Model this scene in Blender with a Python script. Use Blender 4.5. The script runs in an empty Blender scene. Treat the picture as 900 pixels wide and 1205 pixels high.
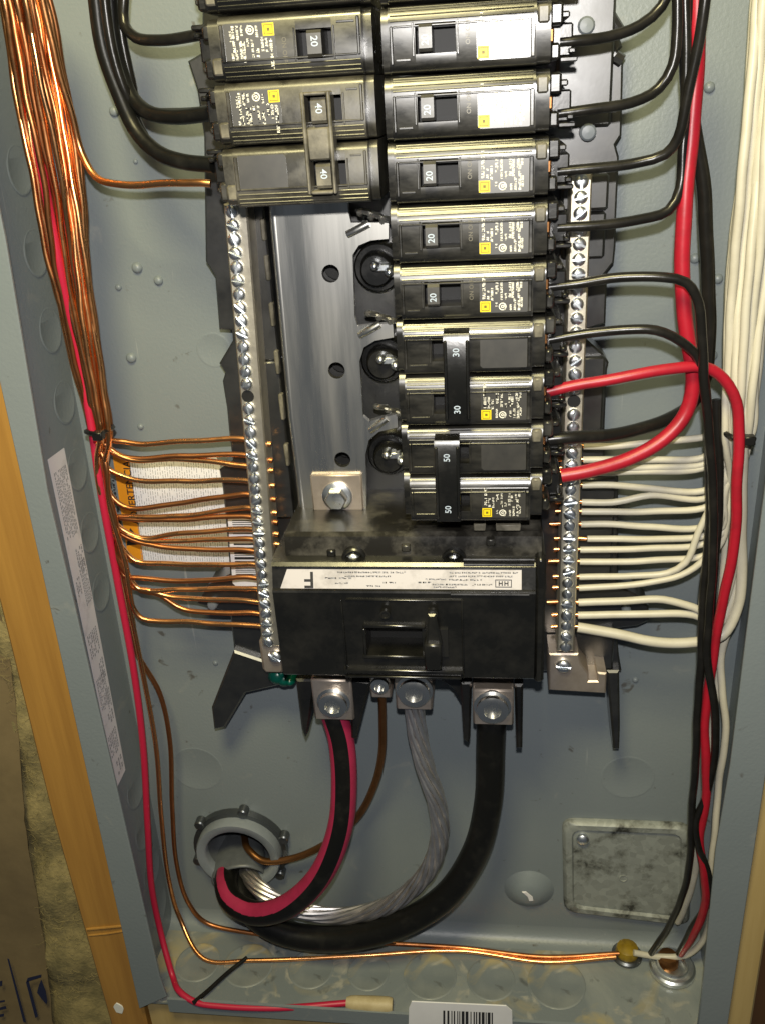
import bpy, bmesh, math, random
from mathutils import Vector, Matrix
random.seed(7)
scene = bpy.context.scene
COL = scene.collection

# ------------------------------------------------------------------ camera
EX, EY, EZ = 1.13652016, 0.135334272, -0.061529046
CAM = Vector((0.0390010396, -0.380512628, 0.186235112))
FPX = 1064.30
def _rot():
    rx = Matrix.Rotation(EX, 3, 'X'); rz = Matrix.Rotation(EY, 3, 'Z'); rr = Matrix.Rotation(EZ, 3, 'Z')
    return rz @ rx @ rr
ROT = _rot()
cd = bpy.data.cameras.new('camera'); cam = bpy.data.objects.new('camera', cd); COL.objects.link(cam)
cam.matrix_world = Matrix.Translation(CAM) @ ROT.to_4x4()
cd.sensor_fit = 'VERTICAL'; cd.sensor_height = 24.0; cd.sensor_width = 24.0
cd.lens = 24.0 * FPX / 1205.0
cd.clip_start = 0.01; cd.clip_end = 20
scene.camera = cam

# ------------------------------------------------------------------ light
w = bpy.data.worlds.new('World'); scene.world = w; w.use_nodes = True
bg = w.node_tree.nodes['Background']; bg.inputs[0].default_value = (0.76, 0.86, 1.0, 1); bg.inputs[1].default_value = 0.065
def area(name, loc, target, size, power, col, shape='DISK'):
    l = bpy.data.lights.new(name, 'AREA'); l.shape = shape; l.size = size; l.energy = power; l.color = col
    o = bpy.data.objects.new(name, l); COL.objects.link(o); o.location = loc
    d = Vector(target) - Vector(loc); o.rotation_euler = d.to_track_quat('-Z', 'Y').to_euler(); return o
area('phone_flash', (0.040, -0.384, 0.219), (0.01, 0, 0.06), 0.008, 1.42, (1.0, 0.965, 0.92))
area('basement_lamp', (-0.03, -0.38, 0.52), (-0.02, 0, 0.20), 0.16, 3.6, (1.0, 0.88, 0.44))
scene.view_settings.view_transform = 'Standard'; scene.view_settings.look = 'None'
scene.view_settings.exposure = 0.0; scene.view_settings.gamma = 1.0
scene.view_settings.use_curve_mapping = False

# ------------------------------------------------------------------ pixel -> place
def ray(px, py):
    return ROT @ Vector(((px-450)/FPX, -(py-602.5)/FPX, -1.0))
def at(px, py, h):                                   # point at h mm in front of the back wall -> (x, z) mm
    d = ray(px, py); t = (-h*0.001 - CAM.y)/d.y; p = CAM + d*t
    return (p.x*1000, p.z*1000)
def at_x(px, py, X):                                 # on a side wall -> (h, z)
    d = ray(px, py); t = (X*0.001 - CAM.x)/d.x; p = CAM + d*t
    return (-p.y*1000, p.z*1000)
def at_z(px, py, Z):
    d = ray(px, py); t = (Z*0.001 - CAM.z)/d.z; p = CAM + d*t
    return (p.x*1000, -p.y*1000)
def rect(px0, py0, px1, py1, h):
    cx, cy = (px0+px1)/2, (py0+py1)/2
    return at(px0, cy, h)[0], at(px1, cy, h)[0], at(cx, py1, h)[1], at(cx, py0, h)[1]

# ------------------------------------------------------------------ materials
def mat(name, col, rough=0.5, metal=0.0, col2=None, nscale=40, nmix=(0.35, 0.65), bump=0.0, bscale=300, spec=0.5,
        rvar=0.0, stretch=None, detail=4, coat=0.0, aniso=0.0):
    m = bpy.data.materials.new(name); m.use_nodes = True; nt = m.node_tree; n = nt.nodes; L = nt.links
    b = n['Principled BSDF']
    b.inputs['Base Color'].default_value = (*col, 1); b.inputs['Roughness'].default_value = rough
    b.inputs['Metallic'].default_value = metal; b.inputs['Specular IOR Level'].default_value = spec
    b.inputs['Coat Weight'].default_value = coat; b.inputs['Coat Roughness'].default_value = 0.27; b.inputs['Coat IOR'].default_value = 1.6
    tc = n.new('ShaderNodeTexCoord'); mp = n.new('ShaderNodeMapping'); L.new(tc.outputs['Object'], mp.inputs[0])
    if stretch: mp.inputs['Scale'].default_value = stretch
    if col2 or rvar:
        t = n.new('ShaderNodeTexNoise'); t.inputs['Scale'].default_value = nscale; t.inputs['Detail'].default_value = detail
        t.inputs['Roughness'].default_value = 0.65
        L.new(mp.outputs[0], t.inputs['Vector'])
        mr = n.new('ShaderNodeMapRange'); mr.inputs[1].default_value = nmix[0]; mr.inputs[2].default_value = nmix[1]
        L.new(t.outputs['Fac'], mr.inputs[0])
        if col2:
            mx = n.new('ShaderNodeMix'); mx.data_type = 'RGBA'
            mx.inputs[6].default_value = (*col, 1); mx.inputs[7].default_value = (*col2, 1)
            L.new(mr.outputs[0], mx.inputs[0]); L.new(mx.outputs[2], b.inputs['Base Color'])
        if rvar:
            m2 = n.new('ShaderNodeMapRange'); m2.inputs[3].default_value = rough - rvar; m2.inputs[4].default_value = rough + rvar
            L.new(mr.outputs[0], m2.inputs[0]); L.new(m2.outputs[0], b.inputs['Roughness'])
    if bump:
        t2 = n.new('ShaderNodeTexNoise'); t2.inputs['Scale'].default_value = bscale; t2.inputs['Detail'].default_value = 3
        L.new(mp.outputs[0], t2.inputs['Vector'])
        bp = n.new('ShaderNodeBump'); bp.inputs['Strength'].default_value = bump; bp.inputs['Distance'].default_value = 0.0005
        L.new(t2.outputs['Fac'], bp.inputs['Height']); L.new(bp.outputs[0], b.inputs['Normal'])
    return m
M = {}
def worn_paint():
    m = mat('grey_paint', (0.178, 0.207, 0.224), 0.40, bump=0.22, bscale=700)
    nt = m.node_tree; n = nt.nodes; L = nt.links; b = n['Principled BSDF']; tc = n.new('ShaderNodeTexCoord'); prev = None
    for (scl, sc_, lo, hi, colr, dist, off, rot) in (((1,1,1), 9, .35, .75, (0.206, 0.234, 0.250, 1), 0, 0, 0), ((1,1,1), 48, .66, .80, (0.27, 0.28, 0.27, 1), .8, 3.1, 0),
            ((1,1,.05), 260, .72, .80, (0.34, 0.36, 0.36, 1), .3, 7.7, .5), ((.05,1,1), 240, .735, .81, (0.32, 0.34, 0.34, 1), .3, 1.9, .3), ((1,1,1), 130, .70, .76, (0.10, 0.10, 0.095, 1), .4, 4.4, 0)):
        mp = n.new('ShaderNodeMapping'); mp.inputs['Location'].default_value = (off, off*.7, off*.3); mp.inputs['Scale'].default_value = scl; mp.inputs['Rotation'].default_value = (0, rot, 0)
        L.new(tc.outputs['Object'], mp.inputs[0])
        t = n.new('ShaderNodeTexNoise'); t.inputs['Scale'].default_value = sc_; t.inputs['Detail'].default_value = 4; t.inputs['Distortion'].default_value = dist
        L.new(mp.outputs[0], t.inputs['Vector'])
        r = n.new('ShaderNodeMapRange'); r.inputs[1].default_value = lo; r.inputs[2].default_value = hi; L.new(t.outputs['Fac'], r.inputs[0])
        x = n.new('ShaderNodeMix'); x.data_type = 'RGBA'; x.inputs[7].default_value = colr; L.new(r.outputs[0], x.inputs[0])
        if prev: L.new(prev.outputs[2], x.inputs[6])
        else: x.inputs[6].default_value = (0.178, 0.207, 0.224, 1)
        prev = x
    L.new(prev.outputs[2], b.inputs['Base Color']); return m
def scuffed():                                       # grey paint with pale scuffs and tan overspray blotches
    m = mat('scuffed_grey_paint', (0.165, 0.190, 0.200), 0.36, bump=0.2, bscale=500)
    nt = m.node_tree; n = nt.nodes; L = nt.links; b = n['Principled BSDF']; tc = n.new('ShaderNodeTexCoord'); prev = None
    for (sc_, lo, hi, colr, dist, off) in ((17, .46, .74, (0.28, 0.30, 0.285, 1), 1.2, 0), (30, .565, .70, (0.35, 0.30, 0.165, 1), .9, 5.3), (64, .575, .69, (0.33, 0.325, 0.28, 1), 1.2, 9.1), (120, .64, .74, (0.10, 0.11, 0.11, 1), .5, 2.7)):
        mp = n.new('ShaderNodeMapping'); mp.inputs['Location'].default_value = (off, off*.7, off*.3); L.new(tc.outputs['Object'], mp.inputs[0])
        t = n.new('ShaderNodeTexNoise'); t.inputs['Scale'].default_value = sc_; t.inputs['Detail'].default_value = 5; t.inputs['Distortion'].default_value = dist
        L.new(mp.outputs[0], t.inputs['Vector'])
        r = n.new('ShaderNodeMapRange'); r.inputs[1].default_value = lo; r.inputs[2].default_value = hi; L.new(t.outputs['Fac'], r.inputs[0])
        x = n.new('ShaderNodeMix'); x.data_type = 'RGBA'; x.inputs[7].default_value = colr; L.new(r.outputs[0], x.inputs[0])
        if prev: L.new(prev.outputs[2], x.inputs[6])
        else: x.inputs[6].default_value = (0.165, 0.190, 0.200, 1)
        prev = x
    L.new(prev.outputs[2], b.inputs['Base Color']); return m
M['paint'] = worn_paint()
M['paint_plain'] = mat('plain_grey_paint', (0.155, 0.188, 0.208), 0.40, col2=(0.178, 0.212, 0.230), nscale=9, bump=0.25, bscale=700, rvar=0.05)
M['paint_floor'] = scuffed()
M['oxide'] = mat('tan_overspray', (0.36, 0.30, 0.17), 0.7, col2=(0.20, 0.22, 0.20), nscale=55, nmix=(0.42, 0.58), bump=0.3, bscale=400)
M['wood'] = mat('amber_pine', (0.46, 0.245, 0.052), 0.52, col2=(0.27, 0.13, 0.026), nscale=75, nmix=(0.34, 0.74), stretch=(1, 1, 0.045), bump=0.4, bscale=200, detail=7)
M['wood_pale'] = mat('pale_pine', (0.52, 0.39, 0.17), 0.6, col2=(0.36, 0.25, 0.09), nscale=75, nmix=(0.32, 0.75), stretch=(1, 1, 0.045), bump=0.3, bscale=200, detail=7)
M['wood_shadow'] = mat('shadowed_board', (0.14, 0.065, 0.02), 0.6, col2=(0.09, 0.04, 0.012), nscale=25, stretch=(1, 1, 0.1))  # dark brown colour stands in for the shadow beyond the pale stud
M['white_paint'] = mat('white_spackle', (0.75, 0.76, 0.72), 0.7, bump=0.3, bscale=300)
M['fibre'] = mat('glass_fibre', (0.33, 0.265, 0.115), 0.95, col2=(0.16, 0.135, 0.06), nscale=90, bump=1.0, bscale=520, detail=12)
M['kraft'] = mat('kraft_paper', (0.21, 0.155, 0.075), 0.75, col2=(0.17, 0.125, 0.06), nscale=45, bump=0.3, bscale=120)
M['blue_ink'] = mat('blue_ink', (0.012, 0.016, 0.05), 0.6)
M['black'] = mat('black_plastic', (0.006, 0.006, 0.0055), 0.34, col2=(0.018, 0.017, 0.0145), nscale=70, nmix=(.42,.8), bump=0.04, bscale=700, rvar=0.09, spec=0.8, detail=8)
M['base'] = mat('black_moulded_base', (0.006, 0.006, 0.006), 0.40, col2=(0.012, 0.012, 0.011), nscale=60, bump=0.03, bscale=700, rvar=0.06, spec=0.6, coat=0.9)
M['base'].node_tree.nodes['Principled BSDF'].inputs['IOR'].default_value = 1.7
M['dusty'] = mat('smoky_dusty_plastic', (0.0075, 0.0072, 0.006), 0.42, col2=(0.056, 0.052, 0.042), nscale=70, nmix=(0.47, 0.82), bump=0.09, bscale=260, rvar=0.16, stretch=(.38, 1, 1), detail=10, spec=0.9, coat=0.2)
M['dustier'] = mat('very_dusty_plastic', (0.016, 0.0148, 0.011), 0.44, col2=(0.105, 0.096, 0.072), nscale=66, nmix=(0.42, 0.80), bump=0.08, bscale=420, rvar=0.13, detail=10, spec=0.7, coat=.25)
M['dusty_dark'] = mat('dusty_cover_plastic', (0.012, 0.011, 0.009), 0.46, col2=(0.115, 0.107, 0.088), nscale=75, nmix=(0.47, 0.80), bump=0.08, bscale=500, rvar=0.12, detail=9, spec=0.45)
M['tan_plastic'] = mat('smoky_handle_plastic', (0.075, 0.069, 0.052), 0.38, col2=(0.24, 0.22, 0.17), nscale=110, nmix=(0.40, 0.70), bump=0.06, bscale=700, detail=8)
M['hole'] = mat('dark_interior', (0.006, 0.006, 0.006), 0.6)
M['sticker_black'] = mat('black_gloss_label', (0.014, 0.013, 0.010), 0.48, col2=(0.03, 0.027, 0.02), nscale=60, rvar=0.03, spec=1.0, coat=1.0)
M['ink_white'] = mat('white_ink', (0.80, 0.78, 0.68), 0.5)
M['handle_ink'] = mat('pale_blue_ink', (0.42, 0.49, 0.58), 0.5)
M['yellow'] = mat('yellow_ink', (0.80, 0.62, 0.01), 0.45)
M['yellow_line'] = mat('olive_line_ink', (0.16, 0.12, 0.01), 0.5)
M['paper'] = mat('white_label_paper', (0.84, 0.84, 0.87), 0.55, col2=(0.76, 0.76, 0.79), nscale=30)
M['side_paper'] = mat('scuffed_sticker_paper', (0.74, 0.72, 0.74), 0.55, col2=(0.50, 0.48, 0.49), nscale=90, nmix=(0.54, 0.80), detail=8)
M['strip_paper'] = mat('soiled_label_paper', (0.56, 0.53, 0.54), 0.55, col2=(0.33, 0.31, 0.305), nscale=110, nmix=(0.50, 0.76), detail=9)
M['orange'] = mat('orange_label_ink', (0.85, 0.33, 0.012), 0.5)
M['ink'] = mat('black_ink', (0.02, 0.02, 0.022), 0.6)
M['ink_grey'] = mat('grey_ink', (0.30, 0.30, 0.32), 0.6)
M['zinc'] = mat('zinc_plating', (0.92, 0.94, 0.96), 0.33, 1.0, col2=(0.74, 0.78, 0.82), nscale=220, rvar=0.06)
M['tin'] = mat('brushed_tin_plate', (0.95, 0.94, 0.88), 0.33, 1.0, col2=(0.52, 0.51, 0.48), nscale=48, nmix=(0.40,0.66), stretch=(1, 1, 0.07), bump=0.10, bscale=160, rvar=0.10, detail=6)  # light and dark streaks in the colour imitate reflections on the metal
M['tan_steel'] = mat('warm_plated_steel', (0.64, 0.555, 0.48), 0.45, 0.85, col2=(0.46, 0.385, 0.32), nscale=60, bump=0.08, bscale=400)
M['alu_bar'] = mat('aluminium_bar', (0.82, 0.76, 0.62), 0.46, 1.0, col2=(0.62, 0.57, 0.47), nscale=120, bump=0.1, bscale=600)
M['copper'] = mat('bare_copper', (0.94, 0.46, 0.19), 0.36, 1.0, col2=(0.66, 0.27, 0.095), nscale=70, nmix=(0.46,0.74), bump=0.12, bscale=300, rvar=0.09)
M['copper_bright'] = mat('bright_copper', (0.95, 0.52, 0.24), 0.27, 1.0, col2=(0.80, 0.36, 0.14), nscale=60, bump=0.12, bscale=260, rvar=0.07)
M['copper_brown'] = mat('tarnished_copper', (0.66, 0.28, 0.11), 0.40, 1.0, col2=(0.38, 0.15, 0.06), nscale=80, nmix=(.38,.66), bump=0.12, bscale=300, rvar=0.08)
M['copper_dull'] = mat('dull_copper', (0.30, 0.14, 0.055), 0.40, 0.9, col2=(0.22, 0.10, 0.035), nscale=60, bump=0.1, bscale=500)
M['alu'] = mat('aluminium_strand', (0.92, 0.89, 0.87), 0.42, 1.0, col2=(0.68, 0.65, 0.63), nscale=80)
M['wire_black'] = mat('black_wire_insulation', (0.009, 0.0085, 0.0075), 0.28, col2=(0.022, 0.020, 0.017), nscale=90, nmix=(.48,.8), bump=0.12, bscale=300, spec=0.42, detail=7)
M['cable_black'] = mat('black_cable_jacket', (0.006, 0.006, 0.0055), 0.38, col2=(0.022, 0.021, 0.018), nscale=90, nmix=(.50,.82), bump=0.18, bscale=250, spec=0.3, detail=8)
M['wire_red'] = mat('red_wire_insulation', (0.38, 0.010, 0.024), 0.40, col2=(0.25, 0.010, 0.018), nscale=110, nmix=(.45,.8), detail=6, bump=0.15, bscale=260)
M['wire_crimson'] = mat('crimson_wire_insulation', (0.46, 0.014, 0.05), 0.42)
M['stripe_pink'] = mat('pink_red_stripe', (0.36, 0.022, 0.072), 0.45, col2=(0.27,0.016,0.05), nscale=90, nmix=(.4,.75), bump=.1, bscale=260)
M['wire_white'] = mat('off_white_insulation', (0.56, 0.53, 0.44), 0.42, col2=(0.46, 0.43, 0.345), nscale=90, nmix=(.42,.8), detail=6, bump=.08, bscale=250)
M['tie'] = mat('black_nylon', (0.008, 0.008, 0.008), 0.35)
M['pvc'] = mat('grey_pvc', (0.20, 0.225, 0.25), 0.4, col2=(0.15, 0.17, 0.19), nscale=60, nmix=(.4,.7))
M['jacket'] = mat('grey_cable_jacket', (0.105, 0.115, 0.125), 0.42, col2=(0.07, 0.077, 0.085), nscale=80, nmix=(.4,.7), bump=.1, bscale=250)
M['dark_steel'] = mat('dark_locknut', (0.16, 0.17, 0.18), 0.35, 0.9)
M['cap_yellow'] = mat('yellow_plastic', (0.30, 0.20, 0.012), 0.38, col2=(0.16,0.10,0.008), nscale=120)
M['cap_tan'] = mat('tan_plastic', (0.52, 0.44, 0.26), 0.55, col2=(0.42, 0.34, 0.18), nscale=120)
M['clear_film'] = mat('pale_cut_jacket', (0.50, 0.47, 0.46), 0.4)
M['green_goo'] = mat('green_thread_paint', (0.0, 0.07, 0.05), 0.3)
def stained():
    m = mat('stained_cover_plate', (0.34, 0.36, 0.34), 0.5, 0.15, bump=0.3, bscale=200)
    nt = m.node_tree; n = nt.nodes; L = nt.links; b = n['Principled BSDF']; tc = n.new('ShaderNodeTexCoord')
    a = n.new('ShaderNodeTexNoise'); a.inputs['Scale'].default_value = 42; a.inputs['Detail'].default_value = 8; a.inputs['Roughness'].default_value = 0.66; a.inputs['Distortion'].default_value = 0.12
    r = n.new('ShaderNodeValToRGB'); r.color_ramp.elements[0].position = 0.37; r.color_ramp.elements[0].color = (0.035, 0.036, 0.032, 1)
    r.color_ramp.elements[1].position = 0.50; r.color_ramp.elements[1].color = (0.27, 0.29, 0.275, 1)
    e = r.color_ramp.elements.new(0.43); e.color = (0.17, 0.18, 0.165, 1)
    L.new(tc.outputs['Object'], a.inputs['Vector']); L.new(a.outputs['Fac'], r.inputs[0]); v = n.new('ShaderNodeTexVoronoi'); v.inputs['Scale'].default_value = 260; L.new(tc.outputs['Object'], v.inputs['Vector'])
    hs = n.new('ShaderNodeMapRange'); hs.inputs[3].default_value = .82; hs.inputs[4].default_value = 1.18; L.new(v.outputs['Color'], hs.inputs[0])
    mu = n.new('ShaderNodeMix'); mu.data_type = 'RGBA'; mu.blend_type = 'MULTIPLY'; mu.inputs[0].default_value = 1
    L.new(r.outputs[0], mu.inputs[6]); L.new(hs.outputs[0], mu.inputs[7]); L.new(mu.outputs[2], b.inputs['Base Color'])
    return m
M['stained'] = stained()

# ------------------------------------------------------------------ mesh helpers (mm, axes x / h off the wall / z up)
class MB:
    def __init__(s): s.v = []; s.f = []; s.mi = []
    def add(s, vs, fs, mi=0):
        o = len(s.v); s.v += vs; s.f += [[i+o for i in f] for f in fs]; s.mi += [mi]*len(fs); return s
    def box(s, x0, x1, h0, h1, z0, z1, mi=0, c=0.0):
        x0, x1 = sorted((x0, x1)); h0, h1 = sorted((h0, h1)); z0, z1 = sorted((z0, z1))
        c = min(c, (x1-x0)*.45, (z1-z0)*.45, (h1-h0)*.9)
        if c <= 0:
            vs = [(x0,h0,z0),(x1,h0,z0),(x1,h0,z1),(x0,h0,z1),(x0,h1,z0),(x1,h1,z0),(x1,h1,z1),(x0,h1,z1)]
            return s.add(vs, [(0,1,2,3),(4,7,6,5),(0,4,5,1),(1,5,6,2),(2,6,7,3),(3,7,4,0)], mi)
        hm = h1-c                                     # chamfered front edges and corners
        o = [(x0,z0+c),(x0+c,z0),(x1-c,z0),(x1,z0+c),(x1,z1-c),(x1-c,z1),(x0+c,z1),(x0,z1-c)]
        i = [(x0+c,z0+c),(x0+c,z0+c),(x1-c,z0+c),(x1-c,z0+c),(x1-c,z1-c),(x1-c,z1-c),(x0+c,z1-c),(x0+c,z1-c)]
        vs = [(a,h0,b) for a,b in o]+[(a,hm,b) for a,b in o]+[(i[k][0],h1,i[k][1]) for k in (0,2,4,6)]
        fs = [tuple(range(8))]+[(k,8+k,8+(k+1)%8,(k+1)%8) for k in range(8)]
        fs += [(16,19,18,17)]
        inn = [16,16,17,17,18,18,19,19]
        for k in range(8):
            a, b = inn[k], inn[(k+1)%8]
            fs.append((8+k, a, 8+(k+1)%8) if a == b else (8+k, a, b, 8+(k+1)%8))
        return s.add(vs, fs, mi)
    def prism(s, poly, h0, h1, mi=0, c=0.0):          # poly in (x, z); optional inset front
        n = len(poly)
        A = sum(poly[i][0]*poly[(i+1)%n][1]-poly[(i+1)%n][0]*poly[i][1] for i in range(n))
        if A < 0: poly = poly[::-1]
        if c:
            ins = []
            for i in range(n):
                p, q, r = Vector(poly[i-1]), Vector(poly[i]), Vector(poly[(i+1)%n])
                a = (q-p).normalized() if (q-p).length > 1e-6 else Vector((1, 0)); b = (r-q).normalized() if (r-q).length > 1e-6 else a
                na, nb = Vector((-a.y, a.x)), Vector((-b.y, b.x)); m = (na+nb); k = max(0.5, 1+na.dot(nb))
                ins.append(tuple(q + m*c/k))
            vs = [(x,h0,z) for x,z in poly]+[(x,h1-c,z) for x,z in poly]+[(x,h1,z) for x,z in ins]
            fs = [tuple(range(n)), tuple(range(3*n-1, 2*n-1, -1))]
            for i in range(n):
                j = (i+1)%n; fs += [(i,n+i,n+j,j), (n+i,2*n+i,2*n+j,n+j)]
        else:
            vs = [(x,h0,z) for x,z in poly]+[(x,h1,z) for x,z in poly]
            fs = [tuple(range(n)), tuple(range(2*n-1, n-1, -1))]+[(i,n+i,n+(i+1)%n,(i+1)%n) for i in range(n)]
        return s.add(vs, fs, mi)
    def extrude_x(s, prof, x0, x1, mi=0):             # prof in (h, z)
        n = len(prof)
        vs = [(x0,h,z) for h,z in prof]+[(x1,h,z) for h,z in prof]
        fs = [tuple(range(n)), tuple(range(2*n-1, n-1, -1))]+[(i,n+i,n+(i+1)%n,(i+1)%n) for i in range(n)]
        return s.add(vs, fs, mi)
    def lathe(s, x, z, prof, seg=20, mi=0, ang=0):    # prof list of (radius, h), axis along h
        vs = []; fs = []
        for r, h in prof:
            for k in range(seg):
                a = 2*math.pi*k/seg+ang; vs.append((x+r*math.cos(a), h, z+r*math.sin(a)))
        for j in range(len(prof)-1):
            for k in range(seg):
                k2 = (k+1)%seg; fs.append((j*seg+k, (j+1)*seg+k, (j+1)*seg+k2, j*seg+k2))
        fs.append(tuple(range((len(prof)-1)*seg, len(prof)*seg))[::-1])
        return s.add(vs, fs, mi)
    def tube(s, pts, r, seg=10, mi=0, cap=True, stripe=None, rad=None, twist=0.0):   # pts (x,h,z)
        P = [Vector(p) for p in pts]; n = len(P); vs = []; fs = []; mis = []
        T = [(P[min(i+1,n-1)]-P[max(i-1,0)]).normalized() for i in range(n)]
        N = Vector((0,1,0)); N = (N - T[0]*N.dot(T[0]))
        if N.length < 1e-4: N = Vector((1,0,0))
        N.normalize()
        for i in range(n):
            N = (N - T[i]*N.dot(T[i])).normalized(); B = T[i].cross(N); rr = rad[i] if rad else r
            for k in range(seg):
                a = 2*math.pi*k/seg + twist*i; vs.append(tuple(P[i]+(N*math.cos(a)+B*math.sin(a))*rr))
        o = len(s.v)
        for i in range(n-1):
            for k in range(seg):
                k2 = (k+1)%seg; fs.append((i*seg+k, i*seg+k2, (i+1)*seg+k2, (i+1)*seg+k))
                mis.append((stripe(i/(n-1), k) if callable(stripe) else stripe[k]) if stripe else mi)
        if cap: fs += [tuple(range(seg))[::-1], tuple(range((n-1)*seg, n*seg))]; mis += [mi, mi]
        s.v += vs; s.f += [[i+o for i in f] for f in fs]; s.mi += mis; return s
    def build(s, name, mats, parent=None, off=(0,0,0), smooth=40):
        me = bpy.data.meshes.new(name)
        me.from_pydata([((x-off[0])*.001, -(h-off[1])*.001, (z-off[2])*.001) for x,h,z in s.v], [], s.f)
        if not isinstance(mats, (list, tuple)): mats = [mats]
        for m in mats: me.materials.append(m)
        me.polygons.foreach_set('material_index', s.mi)
        bm = bmesh.new(); bm.from_mesh(me); bmesh.ops.recalc_face_normals(bm, faces=bm.faces); bm.to_mesh(me); bm.free()
        if smooth:
            me.polygons.foreach_set('use_smooth', [True]*len(me.polygons)); me.set_sharp_from_angle(angle=math.radians(smooth))
        me.update(); return link(name, me, parent)
def link(name, me, parent=None):
    o = bpy.data.objects.new(name, me); COL.objects.link(o)
    if parent: o.parent = parent
    return o
def empty(name, x, h, z):
    o = bpy.data.objects.new(name, None); COL.objects.link(o); o.empty_display_size = 0.01
    o.location = (x*.001, -h*.001, z*.001); return o
def tag(o, label, cat, group=None, kind=None):
    o['label'] = label; o['category'] = cat
    if group: o['group'] = group
    if kind: o['kind'] = kind
    return o
def copy_tree(o, parent=None):
    c = o.copy(); COL.objects.link(c); c.parent = parent
    for ch in list(o.children): copy_tree(ch, c)
    return c
_tc = {}
def text(name, body, size, m, p, d, up, parent=None, off=(0,0,0)):   # p (x,h,z) mm centre; d, up in (x,h,z)
    key = (body, m.name)
    if key not in _tc:
        cu = bpy.data.curves.new('txt', 'FONT'); cu.body = body; cu.size = 1; cu.align_x = 'CENTER'; cu.align_y = 'CENTER'
        cu.resolution_u = 3; cu.offset = 0.012
        t = bpy.data.objects.new('txt', cu); COL.objects.link(t)
        me = bpy.data.meshes.new_from_object(t.evaluated_get(bpy.context.evaluated_depsgraph_get()))
        bpy.data.objects.remove(t); me.materials.clear(); me.materials.append(m); _tc[key] = me
    o = link(name, _tc[key], parent)
    D = Vector((d[0], -d[1], d[2])); U = Vector((up[0], -up[1], up[2])); N = D.cross(U)
    k = size*.001
    mw = Matrix(((D.x*k, U.x*k, N.x*k, (p[0]-off[0])*.001), (D.y*k, U.y*k, N.y*k, -(p[1]-off[1])*.001), (D.z*k, U.z*k, N.z*k, (p[2]-off[2])*.001), (0,0,0,1)))
    o.matrix_local = mw; return o
def spline(pts, step=3.0):
    P = [Vector(p) for p in pts]; out = []
    for i in range(len(P)-1):
        p0 = P[i-1] if i else P[0]*2-P[1]; p1, p2 = P[i], P[i+1]; p3 = P[i+2] if i+2 < len(P) else P[-1]*2-P[-2]
        d01, d12, d23 = max((p1-p0).length,1e-3)**.5, max((p2-p1).length,1e-3)**.5, max((p3-p2).length,1e-3)**.5
        m1 = (p2-p1)+((p1-p0)/d01-(p2-p0)/(d01+d12))*d12
        m2 = (p2-p1)+((p3-p2)/d23-(p3-p1)/(d12+d23))*d12
        n = max(2, int((p2-p1).length/step))
        for k in range(n):
            t = k/n; t2, t3 = t*t, t*t*t
            out.append(p1*(2*t3-3*t2+1)+m1*(t3-2*t2+t)+p2*(-2*t3+3*t2)+m2*(t3-t2))
    out.append(P[-1]); return out
_wr = random.Random(17)
def wander(c, amp):
    a = [_wr.uniform(0, 6.28) for _ in range(6)]; n = len(c)
    for i, p in enumerate(c):
        e_ = min(1, i/6, (n-1-i)/6)*amp
        p.x += e_*(math.sin(i*.31+a[0])*.6+math.sin(i*.83+a[1])*.3); p.z += e_*(math.sin(i*.27+a[2])*.6+math.sin(i*.77+a[3])*.3); p.y += e_*math.sin(i*.35+a[4])*.5
    return c
def pp(px, py, h):
    x, z = at(px, py, h); return (x, h, z)
def path(pts, step=3.0): return spline([pp(*p) for p in pts], step)
def glyphs(mb, x, h, z, d, up, n, size, rnd, mi=0, fill=0.72):     # a run of tiny unreadable print, d/up are (dx,dz)
    px_, pz_ = x, z
    for k in range(n):
        if rnd.random() < 0.13: px_ += d[0]*size*.5; pz_ += d[1]*size*.5; continue
        w_ = size*.74
        for _ in range(3):
            if rnd.random() < .5: a0, a1 = sorted((rnd.random()*.75, .25+rnd.random()*.75)); b0 = rnd.choice((0, .4, .78)); q = (0.0, .95, b0, b0+.30)
            else: a0 = rnd.choice((0, .36, .7)); q = (a0, a0+.36, 0.0, 1.0)
            c = []
            for (u, v) in ((q[0],q[2]),(q[1],q[2]),(q[1],q[3]),(q[0],q[3])):
                c.append((px_+d[0]*u*w_+up[0]*v*size*fill, h, pz_+d[1]*u*w_+up[1]*v*size*fill))
            mb.add(c, [(0,1,2,3)], mi)
        px_ += d[0]*size*.8; pz_ += d[1]*size*.8
    return px_, pz_
def screw_head(r=2.9, t=2.3, slot=.5):
    mb = MB(); mb.lathe(0, 0, [(r*.98, 0), (r*.98, t*.42)], 14)
    for sg in (-1, 1):
        rings = [(1.0, 0), (1.0, .42), (.90, .70), (.66, .92), (.36, 1.0)]; n = 8; vs = []; fs = []
        for rr, hh in rings:
            for k in range(n+1):
                a = math.pi*k/n; vs.append((r*rr*math.cos(a), t*hh, sg*max(slot, r*rr*math.sin(a))))
        for j in range(len(rings)-1):
            for k in range(n): fs.append((j*(n+1)+k, j*(n+1)+k+1, (j+1)*(n+1)+k+1, (j+1)*(n+1)+k))
        m_ = (len(rings)-1)*(n+1); fs.append(tuple(m_+k for k in range(n+1)))
        fs.append(tuple([j*(n+1) for j in range(len(rings))]+[j*(n+1)+n for j in range(len(rings)-1, -1, -1)]))
        mb.add(vs, fs)
    return mb
_screw_me = None
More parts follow.
